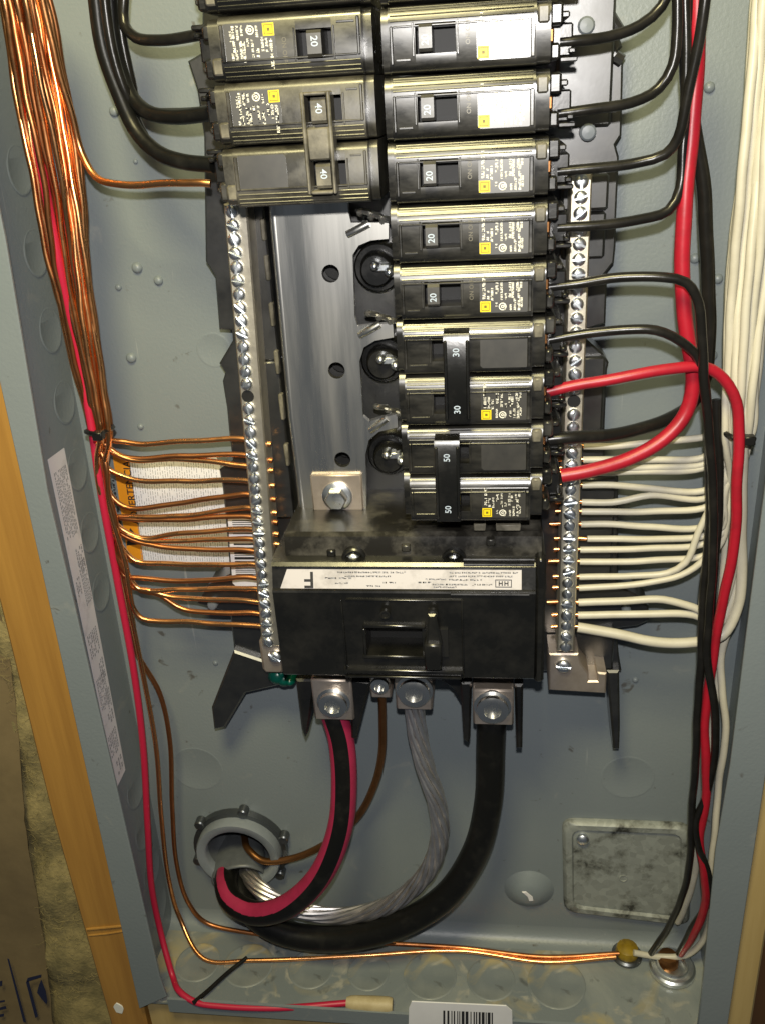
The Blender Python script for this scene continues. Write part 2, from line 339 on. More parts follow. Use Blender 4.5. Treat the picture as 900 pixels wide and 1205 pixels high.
def screw(parent, x, h, z, off, sc=1.0, ang=None, name='screw'):
    global _screw_me
    if _screw_me is None:
        o = screw_head().build(name, M['zinc']); _screw_me = o.data; bpy.data.objects.remove(o)
    s = link(name, _screw_me, parent)
    s.location = ((x-off[0])*.001, -(h-off[1])*.001, (z-off[2])*.001); s.scale = (sc, sc, sc)
    s.rotation_euler = (random.uniform(-.12, .12), random.random()*3.14 if ang is None else ang, random.uniform(-.12, .12)); return s

# ================================================================== ENCLOSURE
D = 57.8; WL, WR = -154.0, 154.0; LW = lambda z_: -152.6+.0197*z_; ZB = -267.0; ZT = 330.0
IL = lambda y: at({280:6,580:56,714:88,900:131,1148:188}[y], y, D)[0]
box = empty('electrical_enclosure', 0, 0, ZB); bo = (0, 0, ZB)
tag(box, 'grey painted sheet metal electrical box holding all the wiring', 'electrical box')
# back with a real opening for the conduit
CX, CZ = -106.5, -204.0
def back_panel():
    bm = bmesh.new(); hz = 0
    outer = [(LW(ZB+9),ZB+9),(WR,ZB+9),(WR,ZT),(LW(ZT),ZT)]
    ov = [bm.verts.new((x*.001, 0, (z-ZB)*.001)) for x,z in outer]
    iv = [bm.verts.new(((CX+23.2*math.cos(2*math.pi*k/36))*.001, 0, (CZ+23.2*math.sin(2*math.pi*k/36)-ZB)*.001)) for k in range(36)]
    es = [bm.edges.new((ov[i], ov[(i+1)%4])) for i in range(4)]+[bm.edges.new((iv[i], iv[(i+1)%36])) for i in range(36)]
    bmesh.ops.triangle_fill(bm, use_beauty=True, use_dissolve=False, edges=es)
    bad = [f for f in bm.faces if (f.calc_center_median()-Vector((CX*.001,0,(CZ-ZB)*.001))).length < .0225]
    bmesh.ops.delete(bm, geom=bad, context='FACES_ONLY')
    bmesh.ops.recalc_face_normals(bm, faces=bm.faces)
    r = bmesh.ops.extrude_face_region(bm, geom=list(bm.faces))
    for v in r['geom']:
        if isinstance(v, bmesh.types.BMVert): v.co.y += .0015
    bmesh.ops.recalc_face_normals(bm, faces=bm.faces)
    me = bpy.data.meshes.new('back_panel'); bm.to_mesh(me); bm.free(); me.materials.append(M['paint']); return link('back_panel', me, box)
back_panel()
MB().prism([(LW(ZB)-1.5,ZB),(LW(ZB),ZB),(LW(ZT),ZT),(LW(ZT)-1.5,ZT)], -1.5, D-1.5).build('side_wall', M['paint'], box, bo)
MB().box(WR, WR+1.5, -1.5, D-1.5, ZB, ZT).build('side_wall', M['paint'], box, bo)
fl = MB(); fl.box(LW(ZB)-1.5, WR+1.5, 6, D-1.5, ZB-1.5, ZB)
fl.build('bottom_wall', M['paint_floor'], box, bo)
bend = MB()
prof = [(-1.4, ZB+9.0)]+[(9-9*math.cos(a)-.0, ZB+9-9*math.sin(a)) for a in [k*math.pi/2/6 for k in range(7)]]+[(9, ZB-1.4), (-1.4, ZB-1.4)]
bend.extrude_x(prof, LW(ZB), WR); bend.build('bottom_bend', M['paint'], box, bo, smooth=50)
# front flanges, left one follows the slight bow of the sheet
lf = [at(6,280,D),(at(56,580,D)),(at(88,714,D)),(at(131,900,D)),(at(188,1150,D))]
left_in = [(lf[0][0]+3.0, ZT)]+lf+[(lf[-1][0]+1.5, ZB+6.5)]
left_out = [(LW(ZB)-1.6, ZB-5), (LW(ZT)-1.6, ZT)]
MB().prism(left_in+left_out, D-1.5, D, c=.5).build('flange', M['paint'], box, bo)
rf = [at(898,590,D),at(884,700,D),at(859,900,D),at(842,1000,D),at(826,1165,D)]
right_in = [(rf[0][0], ZT)]+rf+[(rf[-1][0], ZB+6.5)]
MB().prism(right_in+[(WR+2, ZB-5),(WR+1.5, -86),(WR+2, ZT)], D-1.5, D, c=.5).build('flange', M['paint'], box, bo)
MB().box(WL+12, WR-12, D-1.9, D-.35, ZB-6, ZB+4.2).build('flange', M['paint'], box, bo)
# knockouts: pressed discs with a ring groove
def knockout_mesh(r):
    mb = MB(); mb.lathe(0, 0, [(r, 0), (r, .2), (r-.5, .55), (r-1.0, .55), (r-1.5, .2), (.01, .2)], 32); return mb
ko = {}
def knockout(place, r, rot, mkey='paint'):
    k = (round(r,1), mkey)
    if k not in ko:
        o = knockout_mesh(r).build('knockout', M[mkey]); ko[k] = o.data; bpy.data.objects.remove(o)
    o = link('knockout', ko[k], box); o.location = ((place[0])*.001, -place[1]*.001, (place[2]-ZB)*.001); o.rotation_euler = rot; o.scale = (1, .45 if mkey == 'paint' else .8, 1); return o
for k in range(7): knockout((LW(166-32.5*k), 11.5, 166-32.5*k), 10, (0, math.radians(1.13), math.radians(90)))
for k in range(4): knockout((LW(-150-30*k), 15, -150-30*k), 12, (0, math.radians(1.13), math.radians(90)))
for z in (28, -2.5, -33, -64, -170): knockout((WR, 22, z), 13, (0, 0, math.radians(-90)))
for x, r in ((-133, 13), (-103, 14.5), (-66, 13), (-33, 12), (2, 15), (36, 13.5), (72, 16)):
    knockout((x, 30, ZB), r, (math.radians(-90), 0, 0), 'paint_floor')
# round pressings in the back sheet
for (px, py, r) in ((232,905,15),(738,915,14),(252,412,8),(690,398,9)):
    x, z = at(px, py, 0); knockout((x, -.05, z), r, (0,0,0)).scale = (1, .3, 1)
dimp = None
for (px, py, s) in ((135,131,1),(834,103,1),(162,315,1.15),(187,330,1),(140,338,.7),(155,421,1.15),(166,502,.7),(817,304,1),(844,328,1),(837,418,1.1),(254,780,.7),(747,800,.75),(160,190,.5),(823,450,1)):
    x, z = at(px, py, 0)
    if dimp is None:
        mb = MB(); mb.lathe(0, 0, [(2.1,0),(2.0,.6),(1.6,1.2),(1.0,1.6),(.01,1.75)], 14); o = mb.build('rivet', M['paint']); dimp = o.data; bpy.data.objects.remove(o)
    o = link('rivet', dimp, box); o.location = (x*.001, 0, (z-ZB)*.001); o.scale = (s,s,s)
# mounting boss; a white raised patch paints the highlight at its slot
x, z = at(622, 1046, 0); mb = MB(); mb.lathe(x, z, [(14,0),(12.5,1.0),(8,4.2),(4.6,5.6),(.01,5.8)], 28); mb.build('mounting_boss', M['paint'], box, bo)
MB().prism([(x-4.2,z+3.6),(x-2.0,z+4.2),(x+1.6,z+.6),(x+2.2,z-2.6),(x-.2,z-3.0),(x-1.2,z+.4)], 4.6, 6.2, c=.3).build('boss_slot_highlight', M['side_paper'], box, bo)
# ================================================================== SURROUND
hw = D-5
ls = MB()
xa = [(LW(ZB-60)-1.9, ZB-60),(LW(ZT)-1.9,ZT)]
xo = [(at(x_,y_,hw)) for x_,y_ in ((0,712),(61,960),(130,1204))]
ls.prism(xa+[(xo[0][0]-1, ZT)]+xo+[(xo[2][0]-.5, ZB-60)], -30, hw, c=1.2)
st = ls.build('wooden_stud', M['wood'], None, (-170,0,-267)); st.location = (-.170,0,-.267)
tag(st, 'amber pine stud with a white paint spot beside the grey box', 'stud')
so = (-170,0,-267)
x, z = at(140,1187,hw+.4); mb = MB(); mb.prism([(x+2.9*math.cos(k*.57)*(1+.12*math.sin(3*k)), z+4.3*math.sin(k*.57)*(1+.1*math.cos(2*k))) for k in range(11)], hw-.2, hw+.5, c=.2)
mb.build('paint_spot', M['white_paint'], st, so)
x0, z0 = at(103,1093,hw); x1, z1 = at(146,1089,hw)
MB().tube([(x0,hw+.2,z0),((x0+x1)/2,hw+.5,(z0+z1)/2+.3),(x1,hw+.2,z1)], .8, 8).build('wood_dent', M['wood'], st, so)
MB().tube([(x0,hw+.0,z0-5),((x0+x1)/2,hw+.3,(z0+z1)/2-4.6),(x1,hw+.0,z1-4)], .6, 8).build('wood_dent', M['wood'], st, so)
rs = MB()
xr_ = [at(901,1100,hw), at(884,1206,hw)]
rs.prism([(WR+3, ZT),(WR+2.6,-86),(WR+3.2,ZB-5),(WR+3.4,ZB-60),(xr_[1][0]-3,ZB-60),xr_[1],xr_[0],(xr_[0][0]+8, 60),(xr_[0][0]+8,ZT)], -30, hw, c=1.2)
rst = rs.build('wooden_stud', M['wood_pale'], None, (165,0,-267)); rst.location = (.165,0,-.267)
tag(rst, 'pale yellow pine stud beside the white wire side of the box', 'stud')
db = MB().box(xr_[1][0]-2, 260, -20, 10, ZB-60, ZT).build('shadowed_board', M['wood_shadow'], None, (215,0,-267)); db.location = (.215,0,-.267)
tag(db, 'board coloured dark for shadow behind the pale stud in the lower corner', 'board')
sl = MB().box(WL-4, WR+3, -30, hw-2, ZB-70, ZB-6.6).build('wooden_sill', M['wood_pale'], None, (0,0,-300)); sl.location = (0,0,-.300)
tag(sl, 'thin edge of pale wood running under the bottom of the box', 'sill')
# insulation batt with kraft facing
def sheet(name, m, pxs, hfun, nx, nz, parent, off, seed=1, amp=1.5, thick=2.0):
    # pxs(t) -> (xleft, xright) mm at height z
    rnd = random.Random(seed); vs = []; fs = []
    zz = [40-(400)*j/nz for j in range(nz+1)]
    for z_ in zz:
        a, b = pxs(z_)
        for i in range(nx+1):
            u = i/nx; vs.append((a+(b-a)*u+rnd.uniform(-.3,.3), hfun(u, z_)+rnd.uniform(-amp,amp), z_+rnd.uniform(-.5,.5)))
    for j in range(nz):
        for i in range(nx):
            k = j*(nx+1)+i; fs.append((k, k+1, k+nx+2, k+nx+1))
    n = len(vs); vs += [(x_, h_-thick, z_) for x_, h_, z_ in vs]; fs += [tuple(i+n for i in f)[::-1] for f in fs]
    ring = [i for i in range(nx+1)]+[j*(nx+1)+nx for j in range(1,nz+1)]+[nz*(nx+1)+i for i in range(nx-1,-1,-1)]+[j*(nx+1) for j in range(nz-1,0,-1)]
    for q in range(len(ring)):
        a, b = ring[q], ring[(q+1)%len(ring)]; fs.append((b, a, a+n, b+n))
    mb = MB(); mb.add(vs, fs); return mb.build(name, m, parent, off, smooth=80)
batt = empty('insulation_batt', -200, 0, -260); bto = (-200,0,-260); bt = 30
tag(batt, 'yellow green fibreglass insulation with brown kraft facing beside the amber stud', 'insulation')
def edge_x(z_):           # right limit of the kraft paper
    ps = [at(2,742,bt+7), at(31,950,bt+7), at(45,1090,bt+7), at(62,1206,bt+7)]
    ps = [(ps[0][0]-4, 60)]+ps+[(ps[-1][0]+1,-320)]
    for (xa_,za_),(xb_,zb_) in zip(ps, ps[1:]):
        if zb_ <= z_ <= za_: return xa_+(xb_-xa_)*(z_-za_)/(zb_-za_)
    return ps[-1][0]
def stud_x(z_):
    ps = [(xo[0][0], 60)]+xo+[(xo[-1][0]-.5,-330)]
    for (xa_,za_),(xb_,zb_) in zip(ps, ps[1:]):
        if zb_ <= z_ <= za_: return xa_+(xb_-xa_)*(z_-za_)/(zb_-za_)
    return ps[-1][0]
sheet('fibre', M['fibre'], lambda z_: (edge_x(z_)-14, stud_x(z_)+1.0), lambda u, z_: bt-8+11*math.sin(math.pi*min(1,u*1.0)**.8)+2*math.sin(z_*.11), 14, 90, batt, bto, 5, 1.0, 18)
hair = MB(); rnd = random.Random(12)
for _ in range(700):
    z_ = rnd.uniform(-300, 20); a_, b_ = edge_x(z_)-3, stud_x(z_)-.5
    x_ = rnd.uniform(a_, b_); u_ = (x_-a_+11)/(b_-a_+11); h_ = bt-8+11*math.sin(math.pi*min(1,u_)**.8)+rnd.uniform(-1,1.5)
    an = rnd.uniform(0, 6.28); ln = rnd.uniform(3, 9); q = []
    for k in range(4):
        t = k/3; q.append((x_+math.cos(an+t*rnd.uniform(-.6,.6))*ln*t, h_+1.6*math.sin(t*3)+t*rnd.uniform(0,1), z_+math.sin(an)*ln*t))
    q = [(min(p_[0], b_), p_[1], p_[2]) for p_ in q]
    hair.tube(q, .09, 3, cap=False)
hair.build('loose_fibres', M['fibre'], batt, bto, smooth=0)['kind'] = 'stuff'
kf = sheet('kraft_facing', M['kraft'], lambda z_: (edge_x(z_)-70, edge_x(z_)), lambda u, z_: bt+6+3.0*math.sin(z_*.03)*(u)-6*max(0,u-.9)*math.sin(z_*.05), 10, 60, batt, bto, 9, .12, .5)
def kprint(name, quads):
    mb = MB()
    for poly in quads: mb.prism([at(x_,y_,bt+9.5) for x_,y_ in poly], bt+9.3, bt+9.5)
    return mb.build(name, M['blue_ink'], batt, bto, smooth=0)
kprint('printed_mark', [[(9,1128),(11,1129),(31,1203),(28,1203)], [(31,1156),(34,1154),(45,1196),(42,1198)], [(31,1156),(33,1151),(49,1147),(49,1150)],
    [(49,1153),(46,1160),(44,1168),(50,1176),(55,1182),(56,1178),(54,1166)], [(0,1178),(6,1177),(6,1179),(0,1180)], [(0,1186),(7,1184),(8,1187),(0,1189)], [(0,1194),(5,1193),(5,1196),(0,1197)], [(0,1155),(3,1154),(3,1160),(0,1161)]])

# ================================================================== BLACK MOULDED BASE
base = empty('moulded_base', 0, 1, 20); bso = (0,1,20)
tag(base, 'black moulded plastic interior base with legs bolted to the grey back', 'base')
HB = 16
L1 = [(241,236),(242,308),(253,325),(258,388),(273,389),(274,401),(258,428),(265,439),(262,449),(267,480),(270,513),(274,542),(258,553),(262,574),(265,603),(271,676),(245,689),(232,711),(262,719),(271,724),(276,768)]
L0 = [(238,-60),(238,62),(221,72),(232,106),(240,160)]
R1 = [(731,790),(728,772),(725,740),(750,737),(763,731),(763,714),(747,699),(727,690),(727,561),(711,556),(711,502),(714,433),(716,427),(709,416),(688,398),(690,388),(712,381),(714,328),(711,323),(722,309),(724,289),(725,249),(728,185),(724,170),(731,159),(733,74),(727,61),(732,55),(726,36),(704,-4),(700,-60)]
poly = [at(x_,y_,HB) for x_,y_ in L0+L1+[(330,793),(692,790)]+R1]
MB().prism(poly, 2, HB, c=.8).build('base_plate', M['base'], base, bso)
leg1 = [at(x_,y_,HB) for x_,y_ in ((277,762),(251,829),(254,855),(267,852),(291,812),(330,803),(331,780))]
MB().prism(leg1, 2, HB+3, c=1.0).build('leg', M['base'], base, bso)
leg2 = [at(x_,y_,HB) for x_,y_ in ((712,784),(720,876),(727,876),(728,850),(727,784))]
MB().prism(leg2, 2, HB+4, c=1.0).build('leg', M['base'], base, bso)
# flanking rails and raised ledges
for (a,b,c_,d_,h1) in ((296,240,320,425,24),(308,425,338,610,24)):
    x0,x1,z0,z1 = rect(a,b,c_,d_,h1); MB().box(x0,x1,HB-1,h1,z0,z1,c=.8).build('rail', M['base'], base, bso)
for (y0,y1) in ((257,283),(300,330),(356,384),(412,440),(463,494),(522,548)):
    yc = (y0+y1)/2; xc = 310+(yc-270)*.105
    x0,x1,z0,z1 = rect(xc-2.5,y0,xc+2.5,y1,25); MB().box(x0,x1,23,26,z0,z1,c=.5).build('slot_glint', M['tan_plastic'], base, bso)  # pale bars paint in the glints at the rail slots
for (a,b,c_,d_,h1) in ((655,-20,722,150,20),(660,205,716,248,22),(660,250,712,305,19),(672,420,710,520,19),(672,562,722,685,19),(676,742,722,788,20)):
    x0,x1,z0,z1 = rect(a,b,c_,d_,h1); MB().box(x0,x1,HB-1,h1,z0,z1,c=1.0).build('ledge', M['base'], base, bso)
for (a,b,c_,d_) in ((705,0,727,36),(722,66,731,72)):
    p, q = pp(a,b,HB), pp(c_,d_,HB); MB().tube([(p[0],HB+1,p[2]),(q[0],HB+1,q[2])], 2.2, 8).build('brace_rib', M['base'], base, bso)
# round posts between the busbar arms
for (px, py) in ((443,318),(450,428),(457,540)):
    x, z = at(px, py, 30); MB().lathe(x, z, [(9.5,HB-1),(9.5,24),(8.8,25),(7,25),(6.4,30),(5.6,31),(.01,31)], 24).build('post', M['black'], base, bso)
    for (dx, dy) in ((0,-5),(17,2)):
        p = at(px+dx-2, py+dy, 34); cpn = MB(); cpn.lathe(p[0],p[1],[(2.0,29),(2.0,34),(1.7,35.2),(1.0,36),(.01,36.3)],12); cpn.box(p[0]-.2,p[0]+5.5,29,33.5,p[1]-2.4,p[1]+.6,c=.5); cpn.build('contact_pin', M['zinc'], base, bso)
for (px, py, s) in ((688,31,1.0),(253,707,.8),(736,716,.7),(690,155,1.0)):
    x, z = at(px, py, HB); MB().lathe(x, z, [(3.0*s,HB-1),(3.0*s,20.6),(2.3*s,21.4),(.01,21.6)], 16).build('rivet', M['pvc'], base, bso)

# ================================================================== BUSBAR
bus = empty('busbar', -28, HB, 60); buo = (-28,HB,60); HU = 35
tag(bus, 'brushed silver busbar plate with three holes and clipped arms', 'busbar')
bp = [(322,225),(408,225),(410,250),(413,262),(457,262),(457,281),(436,283),(422,289),(415,300),(417,372),(421,384),(462,380),(463,397),(441,401),(428,409),(423,425),(427,490),(434,496),(467,487),(468,503),(446,508),(434,518),(430,535),(431,603),(359,603),(354,560),(345,490)]
pz = [at(x_,y_,HU) for x_,y_ in bp]
def plate_with_holes():
    bm = bmesh.new(); es = []
    ov = [bm.verts.new((x_*.001, -HU*.001, z_*.001)) for x_,z_ in pz]; es += [bm.edges.new((ov[i], ov[(i+1)%len(ov)])) for i in range(len(ov))]
    hs = [at(389,322,HU), at(396,436,HU), at(403,541,HU)]
    for (hx, hz) in hs:
        iv = [bm.verts.new(((hx+3.4*math.cos(2*math.pi*k/20))*.001, -HU*.001, (hz+3.4*math.sin(2*math.pi*k/20))*.001)) for k in range(20)]
        es += [bm.edges.new((iv[i], iv[(i+1)%20])) for i in range(20)]
    bmesh.ops.triangle_fill(bm, use_beauty=True, use_dissolve=False, edges=es)
    bad = [f for f in bm.faces if min((f.calc_center_median()-Vector((hx*.001,-HU*.001,hz*.001))).length for hx,hz in hs) < .0031]
    bmesh.ops.delete(bm, geom=bad, context='FACES_ONLY'); bmesh.ops.recalc_face_normals(bm, faces=bm.faces)
    r = bmesh.ops.extrude_face_region(bm, geom=list(bm.faces))
    for v in r['geom']:
        if isinstance(v, bmesh.types.BMVert): v.co.y += .003
    bmesh.ops.recalc_face_normals(bm, faces=bm.faces)
    bmesh.ops.translate(bm, verts=bm.verts, vec=(.028, HB*.001, -.060))
    me = bpy.data.meshes.new('plate'); bm.to_mesh(me); bm.free(); me.materials.append(M['tin']); return link('plate', me, bus)
plate_with_holes()
for (px,py) in ((389,322),(396,436),(403,541)):
    x,z = at(px,py,HU); MB().lathe(x,z,[(5.0,HB),(5.0,HB+4),(.01,HB+4)],16).build('hole_bottom', M['hole'], bus, buo)
# rolled left edge
le = [pp(x_,y_,HU-2.2) for x_,y_ in ((321,225),(345,490),(354,560),(358,603))]
MB().tube(le, 2.0, 10).build('rolled_edge', M['tin'], bus, buo)
for (a,b,c_,d_) in ((409,276,434,263),(423,395,447,381),(436,507,455,492)):
    p, q = pp(a,b,HU), pp(c_,d_,HU)
    MB().tube(spline([(p[0],HU-.4,p[2]),((p[0]+q[0])/2,HU+.5,(p[2]+q[2])/2),(q[0],HU+.3,q[2])],1.5), 1.5, 10).build('pressed_rib', M['tin'], bus, buo)
for (ax, ay) in ((428,254),(437,374),(447,484)):
    for k in range(3):
        p = at(ax+13*k, ay+5*k-2, 40); stb = MB(); stb.tube(spline([(p[0]-2.0,HU-1,p[1]-.6),(p[0]-1.6,HU+3.5-k,p[1]+.8),(p[0],HU+5.6-k,p[1]+1.2),(p[0]+1.6,HU+3.5-k,p[1]+.4),(p[0]+1.9,HU-1,p[1]-.9)],1), 1.15, 8); stb.build('stab', M['tin'], bus, buo)
x0,x1,z0,z1 = rect(366,562,426,622,40); MB().box(x0,x1,33,HU+2.0,z0,z1,c=.6).build('terminal_tab', M['tan_steel'], bus, buo)
bxx,bzz = at(395,589,42)
bolt = MB(); bolt.lathe(bxx,bzz,[(6.4,36.8),(6.4,38),(5.9,38.4)],24); bolt.lathe(bxx,bzz,[(4.7,38.2),(4.7,42.0),(4.1,42.8),(.01,43)],6); bolt.build('hex_bolt', M['zinc'], bus, buo)

# ================================================================== BREAKERS
PITCH = 19.05; Z0 = 190.5; XL = 5.4; HF = 75.0; HBK = 38.0
def prof(v0, v1, hb=HBK, hf=HF, top=True, bot=True, R=6.6, amax=44):
    p = [(hb, v0)]
    if bot: p += [(hf-3.0, v0), (hf-1.6, v0+.35), (hf-.6, v0+1.1), (hf, v0+2.3)]
    else: p += [(hf, v0)]
    if top:                                          # broad rounded shoulder along the upper edge
        n = 8; va = v1-.5-R*math.sin(math.radians(amax))
        p += [(hf-R*(1-math.cos(math.radians(amax*k/n))), va+R*math.sin(math.radians(amax*k/n))) for k in range(n+1)]
        p += [(hf-R*(1-math.cos(math.radians(amax)))-1.2, v1-.05), (hf-5.2, v1)]
    else: p += [(hf, v1)]
    p += [(hb, v1)]; return p
WV0, WV1 = 5.4, 13.8
def body(mb, vo, wu0, wu1, ulen=51.0):
    # side step, then face spans around the handle window
    v0, v1 = vo+.35, vo+PITCH-.35
    mb.extrude_x(prof(v0, v1, hf=HF-5.5), 0, 2.6)
    mb.extrude_x(prof(v0, v1), 2.6, wu0)
    mb.extrude_x(prof(vo+WV1, v1, bot=False), wu0, wu1)
    mb.extrude_x(prof(v0, vo+WV0, top=False), wu0, wu1)
    mb.extrude_x(prof(v0, v1), wu1, 46.6)
    mb.extrude_x(prof(v0+.3, v1-.3, hf=HF-4.0), 46.6, ulen)
def face_rim(parent, vo, wu0, wu1, m, o):
    v0, v1 = vo+.35, vo+PITCH-.35; mb = MB()
    mb.box(44.9, 46.2, HF-1, HF+.7, v0+2.4, v1-5.4, c=.3); mb.box(3.0, 4.0, HF-1, HF+.55, v0+2.4, v1-5.4, c=.3)
    mb.box(4.0, 44.9, HF-1, HF+.45, v1-6.0, v1-5.4, c=.2)
    mb.box(wu1+.3, wu1+.8, HF-1, HF+.35, vo+WV0-.6, vo+WV1+.2, c=.15); mb.box(wu0-.9, wu0-.3, HF-1, HF+.35, vo+WV0-.6, vo+WV1+.2, c=.15)
    mb.box(4.6, wu0-1.6, HF-1, HF+.22, v0+3.4, v0+4.0, c=.1)
    R_, am = 6.6, 44; va = v1-.5-R_*math.sin(math.radians(am))
    for f_ in (8, 21, 33, 41):                       # fine ribs moulded along the rounded shoulder
        a = math.radians(f_); hh, zz = HF-R_*(1-math.cos(a)), va+R_*math.sin(a)
        mb.tube([(3.2, hh, zz), (45.8, hh, zz)], .26, 6)
    mb.build('face_rim', M[m], parent, o, smooth=25)
    MB().box(47.0, 50.6, HF-6, HF-3.4, vo+11.6, vo+16.6, c=.6).build('end_block', M['tan_plastic'], parent, o)
def hole(parent, vo, wu0, wu1, o):
    MB().box(wu0-.05, wu1+.05, HF-13, HF-10, vo+WV0-.1, vo+WV1+.1).build('handle_recess', M['hole'], parent, o)
def terminal(parent, vo, o, screw_glint=True):
    mb = MB(); mb.box(51.0,55.0,HBK,HF-10,vo+11.2,vo+17.4,c=.8); mb.box(51.0,54.2,HBK,HF-8,vo+1.6,vo+6.4,c=.8); mb.box(54.8,57.4,HBK,HF-16,vo+13.2,vo+15.2,c=.5)
    mb.build('terminal_shroud', M['dusty'], parent, o)
    mb = MB(); mb.box(50.8,58.8,HBK,HF-20,vo+2.6,vo+12.2,c=.6); mb.box(57.2,59.4,HF-26,HF-16,vo+3.4,vo+5.0,c=.4); mb.box(54.6,60.2,HF-22,HF-17.5,vo+1.0,vo+2.6,c=.4)
    mb.build('terminal_clip', M['black'], parent, o)
    if screw_glint:
        MB().box(50.9,52.6,HF-24,HF-14,vo+6.6,vo+10.8,c=.5).build('terminal_screw', M['copper_dull'], parent, o)
_print = {}
def label_patch(parent, vo, o, printed=True, variant=0):
    u0, u1, v0, v1 = 29.0, 45.4, vo+2.7, vo+13.3
    mb = MB(); c = .8
    mb.prism([(u0,v0+c),(u0+c,v0),(u1-c,v0),(u1,v0+c),(u1,v1-c),(u1-c,v1),(u0+c,v1),(u0,v1-c)], HF, HF+.12)
    mb.build('label', M['sticker_black'], parent, o, smooth=0)
    if not printed: return
    rnd = random.Random(11+variant); mb = MB(); h = HF+.16; up = (-1, 0); d = (0, 1)
    # columns of tiny white print reading upward
    for (u, a, n, s) in ((1.9,4.6,8,1.15),(3.2,4.4,5,.95),(4.5,4.0,5,.95),(5.9,.9,4,.85),(6.2,6.2,4,1.1),(7.6,4.2,8,.85),(9.0,4.2,3,.85),(8.6,.6,3,.8),(10.4,5.0,6,1.0),(11.3,4.8,6,.9),(10.6,.6,4,.8),(12.0,.6,5,.9),(13.4,.6,8,1.0),(14.2,1.6,5,.8),(14.0,8.0,3,.9),(12.8,7.2,4,.9)):
        glyphs(mb, u0+u, h, v0+a, d, up, int(n*1.5), s*.80, rnd, fill=1.0)
    cx, cz = u0+7.6, v0+2.0
    for r0, r1 in ((.95,1.3),(.25,.55)):
        for k in range(14):
            a0, a1 = 2*math.pi*k/14, 2*math.pi*(k+1)/14
            mb.add([(cx+r0*math.cos(a0),h,cz+r0*math.sin(a0)),(cx+r1*math.cos(a0),h,cz+r1*math.sin(a0)),(cx+r1*math.cos(a1),h,cz+r1*math.sin(a1)),(cx+r0*math.cos(a1),h,cz+r0*math.sin(a1))],[(0,1,2,3)])
    mb.build('label_print', M['ink_white'], parent, o, smooth=0)
    # yellow nested-square emblem
    e = MB(); ex, ez, s = u0+1.9, v0+2.1, 1.75
    e.box(ex-s,ex+s,HF,HF+.2,ez-s,ez+s)
    def ring(a, b):
        hh = HF+.24
        for (q0,q1,q2,q3) in ((-b,b,-b,-a),(-b,b,a,b),(-b,-a,-a,a),(a,b,-a,a)): e.add([(ex+q0,hh,ez+q2),(ex+q1,hh,ez+q2),(ex+q1,hh,ez+q3),(ex+q0,hh,ez+q3)],[(0,1,2,3)],1)
    ring(1.12,1.36); ring(.0,.45)
    e.build('emblem', [M['yellow'], M['yellow_line']], parent, o, smooth=0)
def toggle(parent, u0, u1, vo, o, rating, m='dusty', embed=True, hh=HF+3.2):
    mb = MB(); mb.extrude_x([(HF-11,vo+WV0+.3),(hh-.9,vo+WV0+.5),(hh,vo+WV0+1.4),(hh,vo+WV1-1.4),(hh-.9,vo+WV1-.5),(HF-11,vo+WV1-.3)], u0, u1)
    t = mb.build('handle', M[m], parent, o)
    text('rating_number', rating, 3.0, M['handle_ink'], ((u0+u1)/2, hh+.06, vo+9.0), (0,0,1), (-1,0,0), t, o)
    return t
def emboss(parent, vo, o, u=26.4):
    text('embossed_word', 'ON OFF', 1.9, M['tan_plastic'], (u, HF+.1, vo+10.6), (0,0,1), (-1,0,0), parent, o)
def place(root, x, z, flip=False):
    root.location = (x*.001, -HBK*.001, z*.001); root.rotation_euler = (0, math.pi if flip else 0, 0)
O = (0, HBK, 0)
def make_single(wu0, wu1, tu0, tu1, m='dusty', rating='20', variant=0):
    r = empty('circuit_breaker', 0, HBK, 0)
    mb = MB(); body(mb, 0, wu0, wu1); mb.build('case', M[m], r, O, smooth=30)
    face_rim(r, 0, wu0, wu1, m, O); hole(r, 0, wu0, wu1, O); toggle(r, tu0, tu1, 0, O, rating); label_patch(r, 0, O, True, variant); terminal(r, 0, O); emboss(r, 0, O)
    return r
